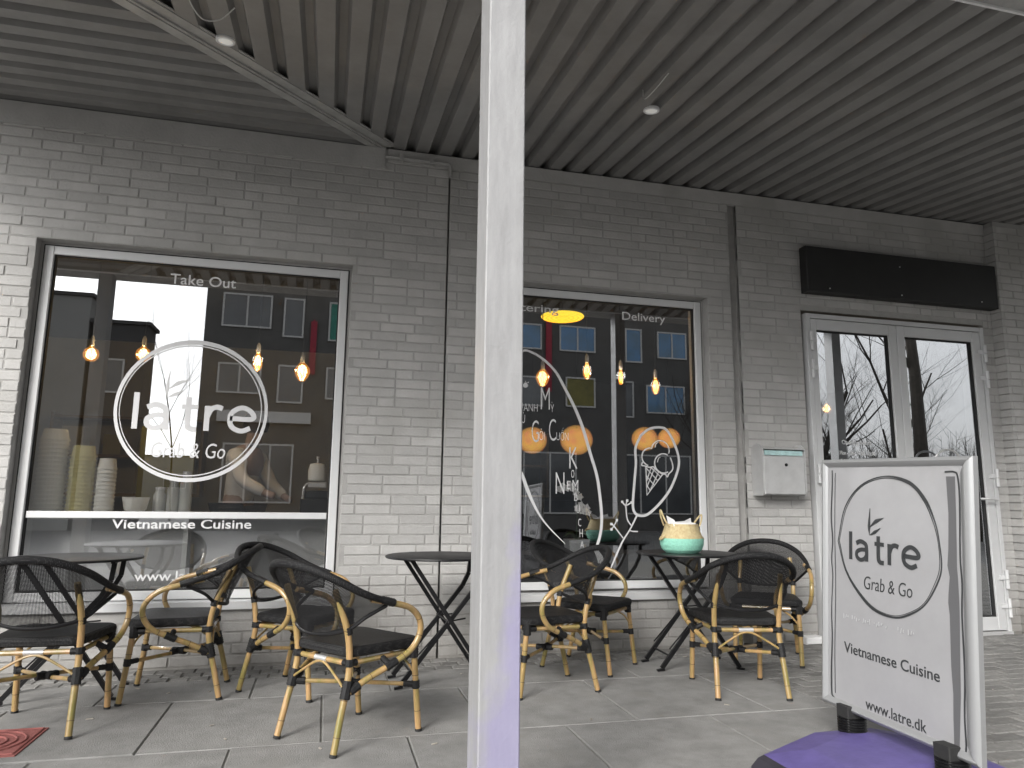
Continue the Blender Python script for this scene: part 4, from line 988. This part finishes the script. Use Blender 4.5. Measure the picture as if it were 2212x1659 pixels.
# orchid on the inside sill
oc = tag(empty('orchid', (1.852, .24, .66)), 'white orchid in a square grey pot on the sill of the right window', 'potted plant')
one('pot', m_pot, oc, lambda b: b.hexa([(-.070, -.06, 0), (.070, -.06, 0), (.070, .06, 0), (-.070, .06, 0), (-.082, -.07, .10), (.082, -.07, .10), (.082, .07, .10), (-.082, .07, .10)]))
stemp = catmull([(0, 0, .08), (.005, 0, .25), (.015, .01, .40), (-.03, .01, .50), (-.10, 0, .50), (-.14, -.02, .47)])
one('stem', m_leafg, oc, lambda b: b.tube(stemp, .0035, 6), True)
rs = random.Random(2)
for (x, z) in ((-.14, .47), (-.115, .495), (-.085, .48), (-.06, .505), (-.035, .475), (-.01, .445), (.02, .415), (.0, .33), (.04, .31), (.075, .335), (.03, .355), (.085, .30)):
    def fl(b):
        for k in range(5):
            a = k*1.257+rs.uniform(-.2, .2); r_ = .032; c = Vector((x, -.02, z)); d = Vector((math.cos(a), -.25, math.sin(a))); q = Vector((-math.sin(a), 0, math.cos(a)))
            b.add([c, c+d*r_*.5+q*r_*.42, c+d*r_, c+d*r_*.5-q*r_*.42, c+d*r_*.5+Vector((0, -.004, 0))], [(0, 1, 4), (1, 2, 4), (2, 3, 4), (3, 0, 4)])
    one('flower', m_petal, oc, fl)
for k in range(4):
    a = k*1.6+.5
    one('leaf', m_leafg, oc, lambda b: b.add([(0, 0, .09), (math.cos(a)*.06-math.sin(a)*.025, math.sin(a)*.06+math.cos(a)*.025, .15), (math.cos(a)*.15, math.sin(a)*.12, .12), (math.cos(a)*.06+math.sin(a)*.025, math.sin(a)*.06-math.cos(a)*.025, .15)], [(0, 1, 2, 3)]))
tag(one('window_bench', m_inwall2, None, lambda b: b.box(1.06, 2.86, .15, .62, .02, .655)), 'dark bench box inside the right window carrying the orchid', 'bench')

# ================================================================ PERSON
def skin_mesh(name, verts, edges, radii, m_, parent, sub=2):
    me = bpy.data.meshes.new(name); me.from_pydata([Vector(v) for v in verts], edges, []); o = bpy.data.objects.new(name, me); C.objects.link(o)
    md = o.modifiers.new('s', 'SKIN'); 
    for i, r_ in enumerate(radii):
        me.skin_vertices[0].data[i].radius = r_ if isinstance(r_, tuple) else (r_, r_)
    me.skin_vertices[0].data[0].use_root = True
    o.modifiers.new('u', 'SUBSURF').levels = sub
    dg = bpy.context.evaluated_depsgraph_get(); dg.update()
    m2 = bpy.data.meshes.new_from_object(o.evaluated_get(dg)); bpy.data.objects.remove(o)
    m2.materials.clear(); q = link(name, m2, m_, parent); m2.polygons.foreach_set('use_smooth', [True]*len(m2.polygons)); return q
pe = tag(empty('person', (-.70, 1.45, .02), R(62)), 'person in a pale shirt standing behind the window counter, leaning forward', 'person')
V = [(0, 0, .93), (0, 0, 1.08), (-.01, -.03, 1.22), (-.03, -.07, 1.36), (-.06, -.11, 1.44), (-.08, -.15, 1.50), (-.10, -.20, 1.60),
     (-.21, -.09, 1.37), (-.28, -.20, 1.16), (-.22, -.38, 1.06), (-.19, -.46, 1.03),
     (.17, -.05, 1.37), (.24, -.14, 1.14), (.16, -.33, 1.03), (.12, -.41, 1.00),
     (-.10, .0, .88), (-.11, -.02, .48), (-.11, .02, .08), (-.11, -.13, .03),
     (.10, .0, .88), (.11, -.02, .48), (.11, .02, .08), (.11, -.13, .03)]
E_ = [(0, 1), (1, 2), (2, 3), (3, 4), (4, 5), (5, 6), (3, 7), (7, 8), (8, 9), (9, 10), (3, 11), (11, 12), (12, 13), (13, 14), (0, 15), (15, 16), (16, 17), (17, 18), (0, 19), (19, 20), (20, 21), (21, 22)]
Rr = [(.15, .11), (.13, .10), (.15, .11), (.15, .10), .055, .055, (.085, .105), .055, .042, .032, .035, .055, .042, .032, .035, .085, .058, .04, .035, .085, .058, .04, .035]
skin_mesh('body', V, E_, Rr, m_skin, pe)
skin_mesh('shirt', [V[i] for i in (0, 1, 2, 3, 7, 8, 9, 11, 12, 13)], [(0, 1), (1, 2), (2, 3), (3, 4), (4, 5), (5, 6), (3, 7), (7, 8), (8, 9)], [(.155, .12), (.145, .115), (.16, .12), (.155, .11), .072, .058, .045, .072, .058, .045], m_shirt, pe)
skin_mesh('trousers', [V[i] for i in (0, 15, 16, 17, 19, 20, 21)], [(0, 1), (1, 2), (2, 3), (0, 4), (4, 5), (5, 6)], [(.16, .125), .105, .075, .06, .105, .075, .06], m_trouser, pe)
one('hair', m_hair, pe, lambda b: b.lathe([(.001, .125), (.06, .115), (.095, .07), (.105, .0), (.09, -.05)], (-.10, -.185, 1.615), 18, cap=False), True)

# ================================================================ STREET BEHIND THE CAMERA (seen mirrored in the glass)
for x, lab in ((-2.36, 'square post left of the shop seen mirrored in the left window'), (3.30, 'square post mirrored in the right window'), (6.20, 'square post mirrored in the left door leaf')):
    post(x, lab, m_post)
def building(name, x0, x1, y, h, m_, lab, wins, depth=9):
    t = tag(empty(name, ((x0+x1)/2, y, 0)), lab, 'building'); cx = (x0+x1)/2
    one('wall', m_, t, lambda b: b.box(x0-cx, x1-cx, -depth, 0, -.06, h))
    one('roof', m_bldgrey, t, lambda b: b.box(x0-cx-.1, x1-cx+.1, -depth-.1, .1, h, h+.12))
    for (a, c, z0, z1, div, pm) in wins:
        f = one('window', m_winframe, t, lambda b: (b.box(a-cx, a-cx+.06, 0, .05, z0, z1), b.box(c-cx-.06, c-cx, 0, .05, z0, z1), b.box(a-cx, c-cx, .002, .052, z0, z0+.06), b.box(a-cx, c-cx, .002, .052, z1-.06, z1), [b.box(a-cx+(c-a)*k/div-.03, a-cx+(c-a)*k/div+.03, 0, .05, z0, z1) for k in range(1, div)]))
        for k in range(div):
            one('pane', pm, f, lambda b: b.box(a-cx+(c-a)*k/div+.03, a-cx+(c-a)*(k+1)/div-.03, .012, .02, z0+.03, z1-.03))
    return t
G_, B_, T_ = m_pane, m_blue, m_teal
wins = [(-3.96, -2.24, 7.22, 8.48, 2, G_), (-1.83, -1.09, 6.95, 8.44, 1, G_), (-.2, .25, 6.9, 8.4, 1, T_), (-3.96, -2.48, 4.78, 5.88, 2, G_), (-1.9, -1.0, 4.5, 5.9, 1, G_), (-.2, .25, 4.7, 5.9, 1, G_),
        (1.5, 3.0, 7.1, 8.3, 2, G_), (4.2, 5.6, 7.1, 8.3, 2, B_), (1.5, 3.0, 4.7, 5.9, 2, G_), (4.2, 5.6, 4.7, 5.9, 2, B_),
        (7.2, 8.14, 7.1, 8.15, 1, B_), (8.89, 10.44, 7.1, 8.17, 2, B_), (11.75, 12.5, 6.8, 8.24, 1, B_), (13.2, 14.55, 7.05, 8.2, 2, B_),
        (9.15, 10.42, 4.83, 6.05, 1, mat('olive curtain pane', (.22, .20, .04), .4, var=.5, vscale=2)), (11.3, 12.1, 4.5, 6.0, 1, G_), (12.66, 14.41, 4.71, 5.9, 2, B_), (7.2, 8.2, 4.8, 6.0, 1, G_),
        (-3.6, -1.2, .9, 3.0, 3, G_), (1.4, 4.4, .6, 3.0, 3, G_), (7.4, 9.6, .6, 3.0, 2, G_), (11.2, 14.6, .6, 3.0, 3, G_)]
ab = building('apartment_building', -4.52, 17.2, -22, 12.5, m_bldbrick, 'dark brick apartment building across the street with blue sky painted in its windows', wins)
one('shop_fascia', m_winframe, ab, lambda b: b.hexa([(-10.2, 0.0, 3.75), (-7.0, 0, 3.75), (-7.0, .2, 3.75), (-10.2, .2, 3.75), (-10.2, 0, 4.15), (-7.0, 0, 4.15), (-7.0, .2, 4.15), (-10.2, .2, 4.15)]))
for x, z0, z1, w_, m_, lab in ((-.72, 5.6, 7.6, .22, m_red, 'narrow red banner left of the shop across the street'), (8.42, 5.4, 8.3, .24, m_red, 'narrow red banner above the shop across the street'), (14.95, 5.2, 6.7, .34, m_orange, 'orange banner at the right end of the dark brick building')):
    t_ = tag(one('banner', m_, None, lambda b: (b.box(x-w_/2, x+w_/2, -21.95, -21.90, z0, z1), b.box(x-.03, x+.03, -21.99, -21.9, z1, z1+.06))), lab, 'banner')
building('low_building', -8.1, -6.36, -22, 7.05, m_bldgrey, 'narrow charcoal building across the street beside the gap', [(-7.6, -7.0, 4.6, 5.8, 1, G_)], depth=1.2)
building('pale_building', -16, -8.25, -22, 7.95, m_bldpale, 'pale rendered building across the street at the far left', [(-14.5, -13.3, 5, 6.4, 2, G_), (-12.3, -11.1, 5, 6.4, 2, G_), (-14.5, -13.3, 2, 3.4, 2, G_)], depth=1.5)
tag(one('orange_banner', m_orange, None, lambda b: b.box(-10.1, -9.75, -21.95, -21.90, 5.3, 6.9)), 'orange banner on the pale building across the street', 'banner')
building('distant_building', -28, -8, -70, 5.0, m_bldpale, 'far pale row house at the end of the street', [(-20, -18, 2, 3.4, 2, G_), (-15, -13, 2, 3.4, 2, G_)])
def tree(x, y, h, r, seed, lab, levels=5, tf=.55, spread=.55, lean=(0, 0), up_=.25, kids=3):
    rs = random.Random(seed); tr = MB(); cr = MB()
    def branch(p, d, L, rad, lv):
        n = 4; pts = [p]; rr = [rad]
        for k in range(n):
            d = (d+Vector((rs.uniform(-1, 1), rs.uniform(-1, 1), rs.uniform(-.4, .8)))*(.10 if lv == 0 else .2)).normalized()
            pts.append(pts[-1]+d*L/n); rr.append(rad*(1-.55*(k+1)/n))
        (tr if lv == 0 else cr).tube(pts, rr, 8 if lv == 0 else (5 if lv < 3 else 3), cap=False)
        if lv >= levels: return
        for k in range(kids+(2 if lv == 0 else (1 if lv < 3 else 0))):
            i = rs.randint(1 if lv else 2, n); q = pts[i]
            az = rs.uniform(0, 6.283); o = Vector((math.cos(az), math.sin(az), up_+rs.uniform(-.2, .3)))
            nd = (d*.55+o*spread).normalized()
            branch(q, nd, L*rs.uniform(.50, .72), rr[i]*rs.uniform(.42, .62), lv+1)
    branch(Vector((0, 0, -.1)), Vector((lean[0], lean[1], 1)).normalized(), h*tf, r, 0)
    t = tag(empty('bare_tree', (x, y, 0)), lab, 'tree', 'bare trees across the street')
    tr.build('trunk', m_bark, t, True); cr.build('crown', m_bark, t)
tree(16.4, -12, 11, .21, 11, 'tall bare tree with a thick trunk mirrored in the right door leaf', levels=6, tf=.9)
for k, (x, y, h) in enumerate(((12.6, -12.4, 6.2), (14.2, -13.5, 7), (15.2, -14.2, 6.4), (17.6, -13.6, 6.8), (18.6, -15.2, 7.5))):
    tree(x, y, h, .055, 40+k, ['leftmost', 'second', 'third', 'fourth', 'rightmost'][k]+' young bare tree of the row before the street trees', levels=6 if k < 4 else 5, tf=.5, spread=.6, kids=4 if k < 4 else 3)
tree(13.8, -14.5, 9, .12, 5, 'bare spreading tree left of the thick trunk, mirrored in the door', levels=6, lean=(.35, .1))
tree(20.5, -17, 12, .16, 8, 'bare tree at the right end of the row mirrored in the door', levels=6)
tree(14.6, -20, 7, .08, 21, 'slim bare tree mirrored in the left door leaf', levels=6, lean=(-.2, 0))
tree(-7.4, -34, 13, .055, 3, 'slim bare tree standing in the gap between the buildings', levels=5, spread=.35, up_=.7)
def shrub(x, y, seed, lab):
    rs = random.Random(seed); b = MB()
    for k in range(70):
        a = rs.uniform(0, 6.28); r_ = rs.uniform(0, .9); p = Vector((r_*math.cos(a)*.5, r_*math.sin(a)*.5, 0)); d = Vector((math.cos(a)*r_*.5, math.sin(a)*r_*.5, 1)).normalized(); L = rs.uniform(1.8, 3.2)
        q = p+d*L*.5; e = p+d*L+Vector((rs.uniform(-.2, .2), rs.uniform(-.2, .2), 0)); b.tube([p, q, e], [.014, .010, .004], 3, cap=False)
        for j in range(5):
            s_ = p.lerp(e, rs.uniform(.35, .95)); b.tube([s_, s_+Vector((rs.uniform(-.5, .5), rs.uniform(-.5, .5), rs.uniform(.1, .6)))], [.006, .002], 3, cap=False)
    t = tag(empty('bare_shrub', (x, y, 0)), lab, 'shrub', 'bare shrubs across the street'); b.build('twigs', m_bark, t)
for i, (x, y) in enumerate(((10.5, -11.0), (12.2, -11.6), (13.9, -11.2), (15.6, -12.3), (17.4, -12.0), (19.2, -13.0))):
    shrub(x, y, i, ['leftmost bare shrub below the street trees', 'second bare shrub from the left below the street trees', 'third bare shrub from the left below the street trees', 'bare shrub just beside the thick trunk', 'second bare shrub from the right below the street trees', 'rightmost bare shrub below the street trees'][i])
bpy.context.view_layer.update()
